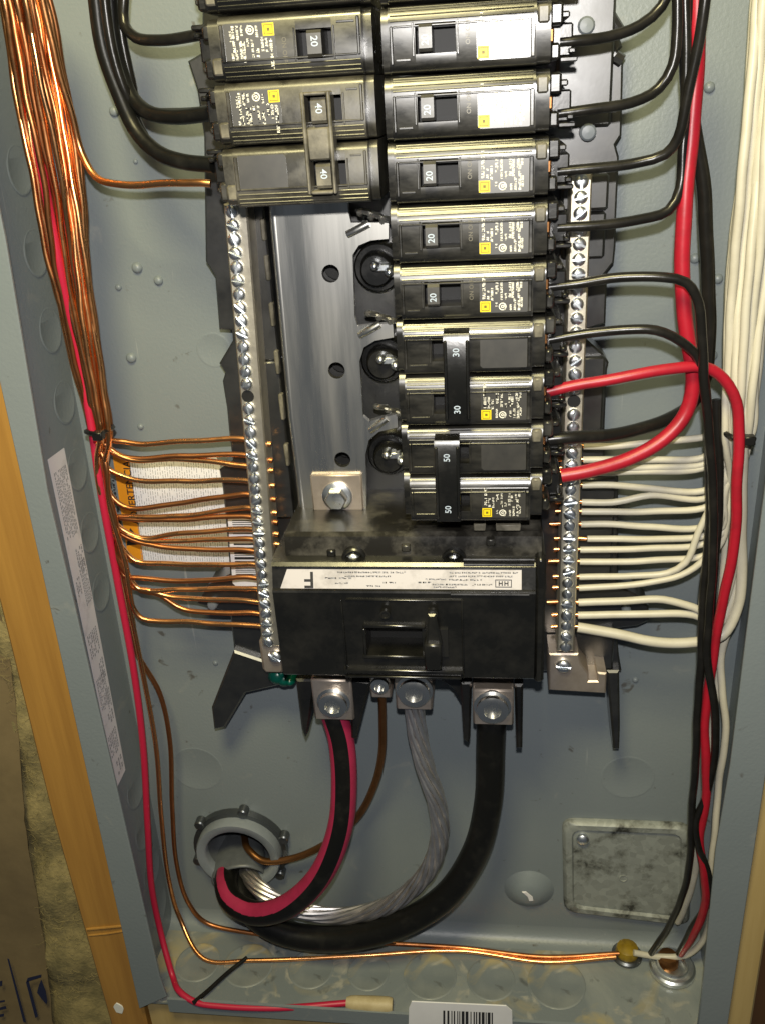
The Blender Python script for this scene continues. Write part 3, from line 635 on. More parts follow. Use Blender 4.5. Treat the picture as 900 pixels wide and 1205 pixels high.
def make_double(wu0, wu1, tu0, tu1, rating, m='dusty', tie_m='black', framed=False, variant=0):
    r = empty('double_pole_breaker', 0, HBK, 0)
    for vo in (0, PITCH):
        mb = MB(); body(mb, vo, wu0, wu1); mb.build('case', M[m], r, O, smooth=30)
        face_rim(r, vo, wu0, wu1, m, O); hole(r, vo, wu0, wu1, O); terminal(r, vo, O)
    lower = 0; label_patch(r, 0, O, True, variant); label_patch(r, PITCH, O, False)
    if framed:
        mb = MB(); h0, h1 = HF-2, HF+5.5
        za, zb_ = WV0-1.2, PITCH+WV1+1.2
        mb.box(tu0,tu0+1.2,h0,h1,za,zb_,c=.4); mb.box(tu1-1.2,tu1,h0,h1,za,zb_,c=.4)
        mb.box(tu0+1.2,tu1-1.2,h0,h1,za,za+1.1,c=.4); mb.box(tu0+1.2,tu1-1.2,h0,h1,zb_-1.1,zb_,c=.4)
        mb.box(tu0+1.2,tu1-1.2,h0,h1-.5,WV1+.6,PITCH+WV0-.6,c=.5)
        mb.build('handle_tie', M[tie_m], r, O)
        for vo in (0, PITCH): toggle(r, tu0+1.7, tu1-3.0, vo, O, rating, 'tan_plastic', hh=HF+4.2)
    else:
        h1 = HF+6
        mb = MB(); mb.extrude_x([(HF-8,WV0-2.2),(h1-1.0,WV0-2.0),(h1,WV0-.6),(h1,PITCH+WV1+.6),(h1-1.0,PITCH+WV1+2.4),(HF-3,PITCH+WV1+3.2),(HF-8,PITCH+WV1+3.2)], tu0, tu1)
        for s in (tu0-.01, tu1-1.19): mb.box(s, s+1.2, h1-1, h1+.7, WV0-.2, PITCH+WV1+.4, c=.4)
        t = mb.build('handle_tie', M[tie_m], r, O)
        for vo in (-.6, PITCH+.6): text('rating_number', rating, 3.1, M['handle_ink'], ((tu0+tu1)/2, h1+.08, vo+9.4), (0,0,1), (-1,0,0), t, O)
    return r
GB = 'breakers on the busbars'
single = make_single(10.6, 22.8, 11.9, 15.8)
ords = ['topmost whole twenty amp breaker, label washed out by the flash', 'second twenty amp breaker down, pale glaring label with yellow emblem', 'third twenty amp breaker down, beside the top of the neutral bar',
        'fourth twenty amp breaker down, next to the uppermost busbar arm', 'lowest single twenty amp breaker, directly above the double ones']
for i, lb in enumerate(ords):
    r = single if i == 0 else copy_tree(single)
    place(r, XL, Z0-PITCH*i+.0); tag(r, lb, 'circuit breaker', GB)
above = copy_tree(single); place(above, XL, Z0+PITCH); tag(above, 'breaker cut off by the top edge above the glaring label', 'circuit breaker', GB)
d30 = make_double(12.5, 24.0, 16.8, 25.4, '30', variant=2); place(d30, XL, Z0-PITCH*6)
tag(d30, 'double breaker marked 30 with dark tied handle beside the red wires', 'circuit breaker', GB)
d50 = make_double(13.2, 24.6, 12.6, 21.4, '50', variant=3); place(d50, XL, Z0-PITCH*8)
tag(d50, 'lowest double breaker, marked 50 on dark tied handle, directly above main breaker', 'circuit breaker', GB)
XLL = at(441, 160, HF)[0]
left_single = make_single(11.6, 22.6, 14.4, 18.8, variant=5)
zl = at(345, 53, HF)[1]+PITCH/2
place(left_single, at(436,53,HF)[0], zl, True); tag(left_single, 'twenty amp breaker with upside down label above the forty amp breaker', 'circuit breaker', GB)
ls2 = copy_tree(left_single); place(ls2, at(436,53,HF)[0], zl+PITCH+.3, True); tag(ls2, 'breaker cut off by the top edge, above the upside down label', 'circuit breaker', GB)
d40 = make_double(9.8, 21.6, 12.4, 21.8, '40', m='dustier', tie_m='tan_plastic', framed=False or True, variant=7)
zc = (at(345, 96, HF)[1]+at(345, 240, HF)[1])/2
place(d40, XLL, zc+PITCH, True); tag(d40, 'dusty double breaker marked 40 with smoky framed handle', 'circuit breaker', GB)

# ================================================================== MAIN BREAKER
main = empty('main_breaker', 5, HB, -10); mo = (5,HB,-10); HM = 70
tag(main, 'large black main breaker with long white label strip and dark window', 'main breaker')
X0, X1 = -50.0, 58.8
zr = at(480,660,64)[1]; za = at(480,669,67)[1]; zb_ = at(480,693,69)[1]; ZM = at(480,803,HM)[1]
xw0, xw1, zw0, zw1 = rect(431,740,497,772,HM)
def on_ledge(z_): return 66.6+(za-z_)/(za-zb_)*2.4
mb = MB()
zt_ = at(480,624,57)[1]; mb.extrude_x([(HB,zt_),(58,zt_),(60.2,zt_-1.2),(61.8,zr+2),(61.8,zr-1),(HB,zr-1)], X0+5, X1-1.5); mb.build('top_cover', M['dusty_dark'], main, mo, smooth=25)
mb = MB()
upper = [(63,zr+1.2),(66.6,zr+.7),(67.8,zr-.6),(67.8,za+1.2),(on_ledge(za)-.6,za+.4),(on_ledge(zb_),zb_),(on_ledge(zb_)+1.0,zb_-.5),(on_ledge(zb_)+1.3,zb_-1.3),(HM,zb_-2.6)]
mb.extrude_x([(HB,zr+1.2)]+upper+[(HM-1,ZM+2.5),(HM-4,ZM),(HB,ZM)], X0, xw0); mb.extrude_x([(HB,zr+1.2)]+upper+[(HM-1,ZM+2.5),(HM-4,ZM),(HB,ZM)], xw1, X1-4)
mb.extrude_x([(HB,zr+1.2)]+upper+[(HM-.3,zw1),(HB,zw1)], xw0, xw1); mb.extrude_x([(HB,zw0),(HM-.6,zw0),(HM-1,ZM+2.5),(HM-4,ZM),(HB,ZM)], xw0, xw1)
mb.build('body', M['black'], main, mo, smooth=25)
MB().box(xw0-.1, xw1+.1, HB, HM-14, zw0-.1, zw1+.1).build('window', M['hole'], main, mo, smooth=0)
MB().box(X1-4, X1, HB, HM-2.5, ZM-1, zr+3, c=1.2).build('end_wall', M['black'], main, mo)
za -= .6
xa_, xb_ = at(331,684,67)[0], at(613,688,67)[0]
lab = MB(); lab.add([(xa_,on_ledge(zb_)+.15,zb_),(xb_,on_ledge(zb_)+.15,zb_),(xb_,on_ledge(za)+.15,za),(xa_+3,on_ledge(za)+.15,za)],[(0,1,2,3)])
strip = lab.build('label_strip', M['strip_paper'], main, mo, smooth=0)
rnd = random.Random(4); tp = MB()
for (xs, f_, n, s) in ((4,.10,56,1.3),(-2,.30,40,1.2),(-17,.40,18,1.8),(-19,.66,12,1.3),(48,.10,60,1.2),(46,.28,56,1.2),(34,.46,30,1.2),(38,.70,50,1.3),(0,.62,8,2.2),(14,.60,8,2.2),(-6,.80,14,1.2),(20,.44,20,1.1),(24,.84,22,1.1)):
    zt = za-(za-zb_)*f_; glyphs(tp, xs, on_ledge(zt-.4)+.26, zt, (-1,0), (0,-1), int(n*.62), s*.8, rnd)
tp.build('label_print', M['ink_grey'], strip, mo, smooth=0)
zc_ = (za+zb_)/2; ul = Vector((0, on_ledge(zb_)-on_ledge(za), zb_-za)).normalized(); text('label_letter', 'F', 9.5, M['ink'], (xa_+12, on_ledge(zc_)+.3, zc_), (-1,0,0), tuple(ul), strip, mo)
lg = MB(); lx, lz = xb_-7, zb_+(za-zb_)*.32
for (a,b,c_,d_) in ((-3.2,3.2,-1.5,-1.2),(-3.2,3.2,1.2,1.5),(-3.2,-2.9,-1.5,1.5),(2.9,3.2,-1.5,1.5),(-1.9,-1.5,-.9,.9),(1.5,1.9,-.9,.9),(-1.5,-.6,-.2,.2),(.6,1.5,-.2,.2),(-.7,-.3,-.9,.9),(.3,.7,-.9,.9)):
    lg.add([(lx+a,on_ledge(lz+c_)+.3,lz+c_),(lx+b,on_ledge(lz+c_)+.3,lz+c_),(lx+b,on_ledge(lz+d_)+.3,lz+d_),(lx+a,on_ledge(lz+d_)+.3,lz+d_)],[(0,1,2,3)])
lg.build('label_emblem', M['ink'], strip, mo, smooth=0)
for (a,b,c_,d_) in ((545,655,628,658),(545,661,628,664)):   # fine moulded ridges above the label
    x0,x1,z0,z1 = rect(a,b,c_,d_,67); MB().tube([(x0,67.2,z0),(x1,67.2,z0)], .7, 8).build('ridge', M['black'], main, mo)
x0,x1,z0,z1 = rect(530,696,622,699,70); MB().tube([(x0,70.2,z0),(x1,70.2,z0)], .8, 8).build('ridge', M['black'], main, mo)
for (px, py) in ((416,659),(534,661)):
    x, z = at(px, py, 64); cup = MB(); cup.lathe(x, z, [(5.0,55),(5.0,63.6),(4.4,64.2),(3.6,63.8),(3.5,58)], 20); cup.build('screw_cup', M['black'], main, mo)
    screw(main, x-.3, 61.6, z-.6, mo, 1.05)
for (px, py) in ((478,667-25),(577,635),(391,648)):
    x, z = at(px, py, 60); MB().box(x-1.8,x+1.8,52,63,z-1.5,z+1.5,c=.5).build('moulded_stud', M['dusty'], main, mo)
for (a,b,c_,d_) in ((557,617,571,625),(583,618,612,625)):
    x0,x1,z0,z1 = rect(a,b,c_,d_,62); MB().box(x0,x1,52,62,z0,z1,c=.3).build('pale_clip', M['tan_plastic'], main, mo)
# raised centre panel with window and lever
def fr(a,b,c_,d_,h0,h1,name,m,c=.6):
    x0,x1,z0,z1 = rect(a,b,c_,d_,h1); return MB().box(x0,x1,h0,h1,z0,z1,c=c).build(name, m, main, mo)
for (a,b,c_,d_) in ((404,706,406,799),(543,706,545,799),(406.3,706,542.7,707.6),(406.3,796.5,542.7,799)): fr(a,b,c_,d_,66,70.7,'panel_edge',M['black'],.3)
fr(404,789,545,794,64,70.9,'lower_lip',M['black'],.5)
fr(516.5,741,527,773,66,70.6,'lever_slot',M['hole'],0)
for (a,b,c_,d_) in ((427,736,500,740),(427,772,500,776),(427,740.3,431,771.7)): fr(a,b,c_,d_,66,71.2,'window_rim',M['black'],.4)
lev = MB(); x0,x1,z0,z1 = rect(499,759,519,790,76)
lev.box(x0,x1,66,76,z0,z1,c=.8)
xa2,xb2,za2,zb2 = rect(504,722,516,759,73); lev.prism([(xa2,zb2),(xb2-1,zb2),(xb2+1.2,za2+.2),(xa2-1.2,za2+.2)],66,74,c=.8)
lev.build('lever', M['black'], main, mo)
for (px,py) in ((453,723),(509,722)):
    x,z = at(px,py,72); MB().lathe(x,z,[(2.2,71),(2.1,72.6),(1.5,72.7),(1.3,72.2),(.01,72.1)],14).build('moulded_dot', M['black'], main, mo)
# barriers hanging below the terminals
for pts in (((349,797),(356,856),(360,866),(364,858),(372,797)), ((413,797),(414,866),(420,868),(437,800)), ((541,800),(545,868),(551,872),(553,866),(555,800)), ((605,803),(607,878),(614,878),(615,803))):
    MB().prism([at(x_,y_,40) for x_,y_ in pts], HB+1, 42, c=1.0).build('barrier', M['black'], main, mo)
for pts in (((505,797),(517,800),(533,812),(543,828),(546,797)),):
    MB().prism([at(x_,y_,34) for x_,y_ in pts], HB+1, 34, c=1.0).build('barrier_web', M['black'], main, mo)
# green thread paint blob by the ground bar
gb = MB()
for k, (px,py,r) in enumerate(((326,797,2.6),(334,801,2.2),(341,803,1.6),(331,793,1.8))):
    p = at(px,py,24); gb.lathe(p[0],p[1],[(r*2.0,HB+2),(r*1.6,22+r),(r*.8,23.5+r),(.01,24+r)],12)
gb.build('thread_paint_blob', M['green_goo'], main, mo, smooth=80)
# lugs
def lug(px0,py0,px1,py1,cx,cy,r,mh,label,m='tan_steel'):
    x0,x1,z0,z1 = rect(px0,py0,px1,py1,mh); o_ = ((x0+x1)/2, HB, (z0+z1)/2)
    e = empty('terminal_lug', *o_); tag(e, label, 'lug', 'terminal lugs under the main breaker')
    MB().box(x0,x1,HB+1,mh,z0,z1,c=.9).build('lug_body', M[m], e, o_)
    x,z = at(cx,cy,mh+2)
    s = MB(); s.lathe(x,z,[(r*1.18,mh-1),(r*1.18,mh+.8),(r,mh+1.6),(r*.98,mh+3.6),(r*.8,mh+4.2),(r*.55,mh+4.2),(r*.5,mh+2.2),(.01,mh+2.2)],22); s.build('set_screw', M['tin'], e, o_)
    return e
lug(368,800,415,848,392,829,6.6,44,'tan lug holding the red striped black cable')
lug(465,796,508,836,487,815,7.2,44,'tan lug holding the stranded aluminium cable')
lug(556,812,604,854,579,834,7.2,44,'tan lug holding the plain thick black cable')
lug(435,796,460,822,447,806,4.2,40,'smallest lug, holding the thin brown copper conductor')

# ================================================================== GROUND AND NEUTRAL BARS
def bar(name, label, p_top, p_bot, wdt, n, skip, sx, mkey, z_extra=0):
    a, b = at(*p_top, 36), at(*p_bot, 36); o_ = (b[0], HB, b[1])
    e = empty(name, *o_); tag(e, label, 'terminal bar', 'terminal bars beside the breakers')
    mb = MB(); hw_ = wdt/2
    mb.prism([(a[0]-hw_,a[1]+z_extra),(a[0]+hw_,a[1]+z_extra),(b[0]+hw_,b[1]),(b[0]-hw_,b[1])], 24, 35, c=.6)
    mb.build('bar', M[mkey], e, o_)
    for k in range(n):
        t = (k+.5)/n; x = a[0]+(b[0]-a[0])*t; z = a[1]+(b[1]-a[1])*t
        if k in skip:
            MB().lathe(x+sx,z,[(2.6,34.8),(2.6,35.12),(.01,35.12)],14).build('empty_hole', M['hole'], e, o_)
        else: screw(e, x+sx, 35-random.random()*.5, z, o_, random.uniform(.84,.93))
    return e, o_
gbar, go = bar('ground_bar', 'terminal bar with zinc screws holding the bare copper wires', (276,240), (319,762), 9.0, 38, (14,), -1.2, 'alu_bar')
x0,x1,z0,z1 = rect(305,756,331,797,36)
fp = MB(); fp.prism([(x0+1.4,z0),(x1-1.4,z0),(x1,z0+2),(x1,z1-2),(x1-2,z1),(x0+2,z1),(x0,z1-2),(x0,z0+2)], HB, 33, c=1.2); fp.build('mounting_foot', M['tan_steel'], gbar, go)
x,z = at(323,776,36); screw(gbar, x, 33, z, go, 1.15)
nbar, no = bar('neutral_bar', 'terminal bar with zinc screws holding the white wires', (684,204), (665,768), 7.6, 37, (15,), 0, 'alu_bar')
pl = [at(x_,y_,32) for x_,y_ in ((645,768),(680,768),(683,780),(692,791),(692,800),(702,800),(702,790),(713,791),(712,815),(645,811))]
MB().prism(pl, HB+1, 33, c=.7).build('bracket', M['tan_steel'], nbar, no)
x,z = at(663,787,36); screw(nbar, x, 33, z, no, 1.2)

# ================================================================== LABELS AND SMALL FITTINGS
HS = .35
wl = empty('warning_label', *[*(lambda p: (p[0], 0, p[1]))(at(200,600,0))]); wo = (at(200,600,0)[0], 0, at(200,600,0)[1])
tag(wl, 'white warning sticker with orange band behind the copper wires', 'sticker')
MB().prism([at(x_,y_,HS) for x_,y_ in ((152,537),(254,537),(259,545),(278,666),(170,663))], .05, HS).build('paper', M['paper'], wl, wo, smooth=0)
MB().prism([at(x_,y_,HS) for x_,y_ in ((133,537),(151.5,537),(169.5,663),(152,662))], .05, HS+.05).build('orange_band', M['orange'], wl, wo, smooth=0)
ax, az = at(159,596,HS); bx_, bz = at(150,540,HS); cx_, cz_ = at(165,640,HS)
dv = (Vector((bx_-cx_, 0, bz-cz_))).normalized(); up_ = Vector((0,1,0)).cross(dv); up_ = Vector((-dv.z,0,dv.x))
p0 = at(155,580,HS); text('warning_word', 'ADVERTENCIA', 5.0, M['ink'], (p0[0],HS+.25,p0[1]), tuple(dv), tuple(up_), wl, wo)
p0 = at(144.5,575,HS); 
gm = MB(); rnd = random.Random(8)
for q in (0, 3.4): 
    s0 = at(147-q,640,HS); glyphs(gm, s0[0], HS+.12, s0[1]+4, (dv.x,dv.z), (up_.x,up_.z), 26, 1.5, rnd)
gm.build('warning_print', M['ink'], wl, wo, smooth=0)
tri = MB(); t0 = at(158,632,HS)
tri.prism([(t0[0]-4.6,t0[1]-4.6),(t0[0]+4.4,t0[1]-3.6),(t0[0]-1.0,t0[1]+5.0)], .3, HS+.2); tri.build('warning_triangle', M['ink'], wl, wo, smooth=0)
tx = MB()
for k in range(36):
    f = k/35; s0 = at(168+ (f*96), 658+f*3, HS); e0 = at(153+f*101, 541, HS)
    ln = e0[1]-s0[1]; n = int(ln/ .8); 
    d_ = Vector((e0[0]-s0[0], e0[1]-s0[1])).normalized(); u_ = (-d_.y, d_.x)
    sx_, sz_ = s0
    while sz_ < e0[1]-2:
        wd = rnd.uniform(.8,2.6)
        if rnd.random() < .9:
            a = (sx_, sz_); b = (sx_+d_.x*wd, sz_+d_.y*wd); t_ = .26
            tx.add([(a[0],HS+.1,a[1]),(a[0]+u_[0]*t_,HS+.1,a[1]+u_[1]*t_),(b[0]+u_[0]*t_,HS+.1,b[1]+u_[1]*t_),(b[0],HS+.1,b[1])],[(0,1,2,3)])
        sx_ += d_.x*(wd+.6); sz_ += d_.y*(wd+.6)
tx.build('fine_print', M['ink_grey'], wl, wo, smooth=0)
hb = HB+.2; pb = at(288,638,hb)
bl = empty('barcode_label', pb[0], HB, pb[1]); blo = (pb[0],HB,pb[1])
tag(bl, 'white barcode sticker on the black base beside the ground bar', 'sticker')
MB().prism([at(x_,y_,hb) for x_,y_ in ((268,606),(306,606),(313,690),(280,692),(274,686))], HB-.1, hb).build('paper', M['paper'], bl, blo, smooth=0)
bc = MB(); yy = 612; rnd = random.Random(2)
while yy < 676:
    t_ = rnd.choice((1,1,2,3)); a = (yy-603)/73
    q = [at(x_,y_,hb) for x_,y_ in ((273+5*a,yy),(305+6*a,yy),(305+6*a,yy+t_),(273+5*a,yy+t_))]
    bc.add([(x_,hb+.08,z_) for x_,z_ in q],[(0,1,2,3)]); yy += t_+rnd.choice((1.2,1.6,2.6))
bc.build('barcode', M['ink'], bl, blo, smooth=0)
# long sticker on the left side wall
def wallpt(px,py):
    X = -152.6
    for _ in range(6): h,z = at_x(px,py,X+.35); X = LW(z)
    return (X+.35, h, z)
sp = [wallpt(*p) for p in ((57,541),(76,527),(148,906),(138,927))]
slb = MB(); slb.add(sp,[(0,1,2,3)]); slb.add([(x_-.25,h_,z_) for x_,h_,z_ in sp],[(3,2,1,0)])
o_ = sp[3]; sticker = slb.build('side_sticker', M['side_paper'], None, o_, smooth=0); sticker.location = (o_[0]*.001,-o_[1]*.001,o_[2]*.001)
tag(sticker, 'long narrow white sticker with grey print on the inner side wall', 'sticker')
spn = MB(); rnd = random.Random(6)
A0,A1,A2,A3 = [Vector(p) for p in sp]
def uv(u, v): return (A0*(1-u)+A1*u)*(1-v)+(A3*(1-u)+A2*u)*v
for (v0,v1,u0,u1,rows) in ((.04,.22,.12,.9,9),(.26,.33,.45,.95,4),(.30,.42,.5,.95,5),(.33,.38,.08,.4,3),(.50,.57,.08,.85,6),(.60,.66,.5,.9,3),(.64,.74,.08,.8,7),(.70,.76,.6,.92,3),(.77,.80,.4,.9,3),(.83,.90,.06,.86,6),(.93,.97,.3,.9,3)):
    for rr in range(rows):
        u = u0+(u1-u0)*(rr+.2)/rows; v = v0
        while v < v1:
            dvv = rnd.uniform(.003,.010); du = (u1-u0)/rows*.55
            if rnd.random() < .86: spn.add([tuple(uv(a,b)+Vector((.15,0,0))) for a,b in ((u,v),(u+du,v),(u+du,v+dvv),(u,v+dvv))],[(0,1,2,3)])
            v += dvv+.0025
spn.build('sticker_print', M['ink_grey'], sticker, o_, smooth=0)
# barcode tag on the bottom flange
hf_ = D+.4; pt = at(541,1196,hf_)
bt2 = empty('flange_barcode_label', pt[0], D, pt[1]); bto2 = (pt[0],D,pt[1])
tag(bt2, 'white barcode sticker on the bottom flange, cut by the picture edge', 'sticker')
MB().prism([at(x_,y_,hf_) for x_,y_ in ((481,1186),(484,1179),(595,1184),(602,1190),(603,1230),(480,1224))], D-.3, hf_).build('paper', M['paper'], bt2, bto2, smooth=0)
bc = MB(); xx = 521; rnd = random.Random(5)
while xx < 580:
    t_ = rnd.choice((1.2,1.6,2.4,3.4)); y0 = 1189+(xx-521)*.045
    q = [at(x_,y_,hf_) for x_,y_ in ((xx,y0),(xx+t_,y0),(xx+t_,y0+30),(xx,y0+30))]
    bc.add([(x_,hf_+.08,z_) for x_,z_ in q],[(0,1,2,3)]); xx += t_+rnd.choice((1.2,1.6,2.4))
bc.build('barcode', M['ink'], bt2, bto2, smooth=0)
# stained steel cover plate
cp = empty('cover_plate', 108, 0, -213); co = (108,0,-213)
tag(cp, 'stained steel cover plate with one screw on the lower back', 'cover plate')
c4 = [at(x_,y_,3) for x_,y_ in ((661,966),(813,972),(811,1090),(663,1073))]
def rr_poly(c4, r):
    out = []; n = 4
    for i in range(4):
        p, q, s_ = Vector(c4[i-1]), Vector(c4[i]), Vector(c4[(i+1)%4]); a = (p-q).normalized()*r; b = (s_-q).normalized()*r
        for k in range(5):
            t = k/4; out.append(tuple((q+a)*(1-t)**2+q*2*t*(1-t)+(q+b)*t*t))
    return out
outp = rr_poly(c4, 7)
cc = Vector((sum(p[0] for p in c4)/4, sum(p[1] for p in c4)/4))
inn = [tuple(cc+(Vector(p)-cc)*.86) for p in outp]; n = len(outp); inn2 = [tuple(cc+(Vector(p)-cc)*.83) for p in outp]; mid = [tuple(cc+(Vector(p)-cc)*.95) for p in outp]
mb = MB(); vs = []
for ring_, h_ in ((outp,.2),(outp,2.2),(mid,4.2),(inn,4.2),(inn2,2.6)): vs += [(x_,h_,z_) for x_,z_ in ring_]
fs = []
for j in range(4):
    for i in range(n): fs.append((j*n+i,(j+1)*n+i,(j+1)*n+(i+1)%n,j*n+(i+1)%n))
fs.append(tuple(range(4*n,5*n))); mb.add(vs,fs); mb.build('plate', M['stained'], cp, co, smooth=45)
x,z = at(685,988,4); MB().lathe(x,z,[(3.5,2.5),(3.4,4.6),(2.4,5.6),(.01,5.9)],16).build('screw', M['zinc'], cp, co)
x,z = at(733,1034,3); MB().lathe(x,z,[(2.6,2.5),(2.5,3.0),(2.0,3.1),(1.8,2.7),(.01,2.7)],16).build('pressed_dot', M['stained'], cp, co)

# conduit hub
hub = empty('conduit_hub', CX, 0, CZ); ho = (CX,0,CZ)
tag(hub, 'round grey conduit hub with dark locknut that the thick cables enter', 'conduit hub')
mb = MB(); seg = 40
prf = [(24.5,.4),(24.5,9),(23.8,10.6),(19.6,10.6),(18.6,9.5),(18.6,5.0)]
vs = []; fs = []
for r_, h_ in prf:
    for k in range(seg): a = 2*math.pi*k/seg; vs.append((CX+r_*math.cos(a),h_,CZ+r_*math.sin(a)))
for j in range(len(prf)-1):
    for k in range(seg): fs.append((j*seg+k,(j+1)*seg+k,(j+1)*seg+(k+1)%seg,j*seg+(k+1)%seg))
mb.add(vs,fs); mb.build('bushing', M['pvc'], hub, ho, smooth=50)
mb = MB(); mb.lathe(CX, CZ, [(18.7,6.0),(18.7,-60),(.01,-60)], seg); mb.build('conduit_bore', M['jacket'], hub, ho, smooth=50)  # lining coloured darker than the hub to stand in for shade inside
nut = MB(); vs = []; fs = []
for r_, h_ in ((27.4,.3),(27.4,4.5),(24.7,4.5),(24.7,.3)):
    for k in range(seg): a = 2*math.pi*k/seg; vs.append((CX+r_*math.cos(a),h_,CZ+r_*math.sin(a)))
for j in range(3):
    for k in range(seg): fs.append((j*seg+k,(j+1)*seg+k,(j+1)*seg+(k+1)%seg,j*seg+(k+1)%seg))
nut.add(vs,fs)
for k in range(6):
    a = 2*math.pi*k/6+.35; x,z = CX+28*math.cos(a), CZ+28*math.sin(a); nut.lathe(x,z,[(3.0,.3),(3.0,5.2),(2.4,5.8),(.01,5.9)],10)
nut.build('locknut', M['dark_steel'], hub, ho)

# ================================================================== SERVICE CABLES
def seg_cat(pts, step=2.5): return path(pts, step)
cab = seg_cat([(392,838,34),(401,868,36),(405,920,40),(400,975,44),(376,1032,46),(335,1068,44),(298,1074,38),(273,1060,30),(266,1042,20),(268,1024,6),(274,1004,-14),(280,985,-42)])
def two_stripes(t, k):                              # the tape stripes narrow towards the conduit
    g = max(0, min(1, (t-.52)/.3)); k = k*36/144; return 1 if (4+1.6*g <= k < 10-1.4*g or 25+1.5*g <= k < 33-3.4*g) else 0
c1 = MB().tube(cab, 6.4, 144, stripe=two_stripes).build('service_cable', [M['cable_black'], M['stripe_pink']], None, cab[0]); c1.location = (cab[0].x*.001,-cab[0].y*.001,cab[0].z*.001)
tag(c1, 'thick black cable with two pink red stripes looping into the conduit', 'cable')
cab = seg_cat([(578,842,34),(577,880,34),(574,945,34),(558,1005,34),(520,1058,34),(455,1094,34),(385,1105,32),(325,1094,28),(290,1066,18),(280,1038,6),(281,1012,-14),(284,990,-42)])
c2 = MB().tube(cab, 7.0, 20).build('service_cable', M['cable_black'], None, cab[0]); c2.location = (cab[0].x*.001,-cab[0].y*.001,cab[0].z*.001)
tag(c2, 'thick plain black cable looping from the outer lug into the conduit', 'cable')
cab = seg_cat([(487,826,34),(491,862,34),(501,905,34),(514,945,34),(517,985,33),(501,1028,31),(455,1066,28),(395,1078,24),(338,1066,22),(308,1048,18),(294,1030,8),(288,1010,-10),(286,990,-42)], 1.6)
ac = empty('stranded_cable', cab[0].x, cab[0].y, cab[0].z); aco = tuple(cab[0])
tag(ac, 'bare stranded aluminium cable curving from the centre lug into the conduit', 'cable')
n = len(cab); T = [(cab[min(i+1,n-1)]-cab[max(i-1,0)]).normalized() for i in range(n)]
N = Vector((0,1,0)); fr_ = []
for i in range(n):
    N = (N-T[i]*N.dot(T[i])).normalized(); fr_.append((N.copy(), T[i].cross(N)))
for k in range(8):
    ps = []
    for i in range(n):
        a = 2*math.pi*k/8+i*.085; ps.append(cab[i]+(fr_[i][0]*math.cos(a)+fr_[i][1]*math.sin(a))*3.55)
    MB().tube(ps, 1.32, 8).build('strand', M['alu'], ac, aco)
MB().tube(cab, 2.4, 8).build('core', M['dark_steel'], ac, aco)  # dark colour paints in the shade between the strands
cab = seg_cat([(449,812,34),(450,845,30),(449,888,24),(440,925,18),(420,962,13),(385,992,11),(345,1010,10),(310,1013,9),(293,1000,4),(288,985,-12),(288,980,-40)], 2)
c3 = MB().tube(cab, 2.0, 12).build('ground_conductor', M['copper_dull'], None, cab[0]); c3.location = (cab[0].x*.001,-cab[0].y*.001,cab[0].z*.001)
tag(c3, 'dull brown copper conductor from smallest lug to the conduit', 'wire')
jp = path([(284,975,-42),(282,1000,-14),(281,1018,2),(280,1034,11)], 2); mb = MB(); seg = 24
def flat_tube(mb, P_, ra, rb, seg):
    vs = []; fs = []; n_ = len(P_)
    for i_ in range(n_):
        t_ = (P_[min(i_+1,n_-1)]-P_[max(i_-1,0)]).normalized(); u_ = Vector((1,0,.15)); u_ = (u_-t_*u_.dot(t_)).normalized(); w_ = t_.cross(u_)
        for k in range(seg): a = 2*math.pi*k/seg; vs.append(tuple(P_[i_]+u_*math.cos(a)*ra*(1+.03*math.sin(5*a+i_))+w_*math.sin(a)*rb))
    for i_ in range(n_-1):
        for k in range(seg): fs.append((i_*seg+k,i_*seg+(k+1)%seg,(i_+1)*seg+(k+1)%seg,(i_+1)*seg+k))
    mb.add(vs, fs)
flat_tube(mb, jp, 15.5, 10.5, seg); o_ = tuple(jp[-1])
o = mb.build('cable_jacket', M['jacket'], None, o_, smooth=80); o.location = (o_[0]*.001,-o_[1]*.001,o_[2]*.001)
o.modifiers.new('wall', 'SOLIDIFY').thickness = .0012
tag(o, 'grey outer cable jacket cut open inside the conduit hub', 'cable jacket')
# ================================================================== BRANCH WIRES
def wire(name, pts, r, m, label, group, seg=10, bare=None, step=3.0, bare_r=None, cat='wire'):
    c = wander(path(pts, step), .45 if 'copper' in m else .32); o_ = tuple(c[0])
    o = MB().tube(c, r, seg).build(name, M[m], None, o_, smooth=80); o.location = (o_[0]*.001,-o_[1]*.001,o_[2]*.001)
    tag(o, label, cat, group)
    if bare:
        MB().tube(path(bare, 2), bare_r or r*.55, 8).build('bare_end', M['copper'], o, o_, smooth=80)
    return o
# ---- bare copper bundle
stations = [(-40,-8,46),(0,0,60),(60,10,72),(120,20,84),(180,32,94),(250,45,103),(320,60,109),(400,80,119),(460,95,126),(507,104,131)]
rnd = random.Random(21)
NC = 18
lat = [ (k+.5)/NC for k in range(NC) ]; order = lat[:]; rnd.shuffle(order)
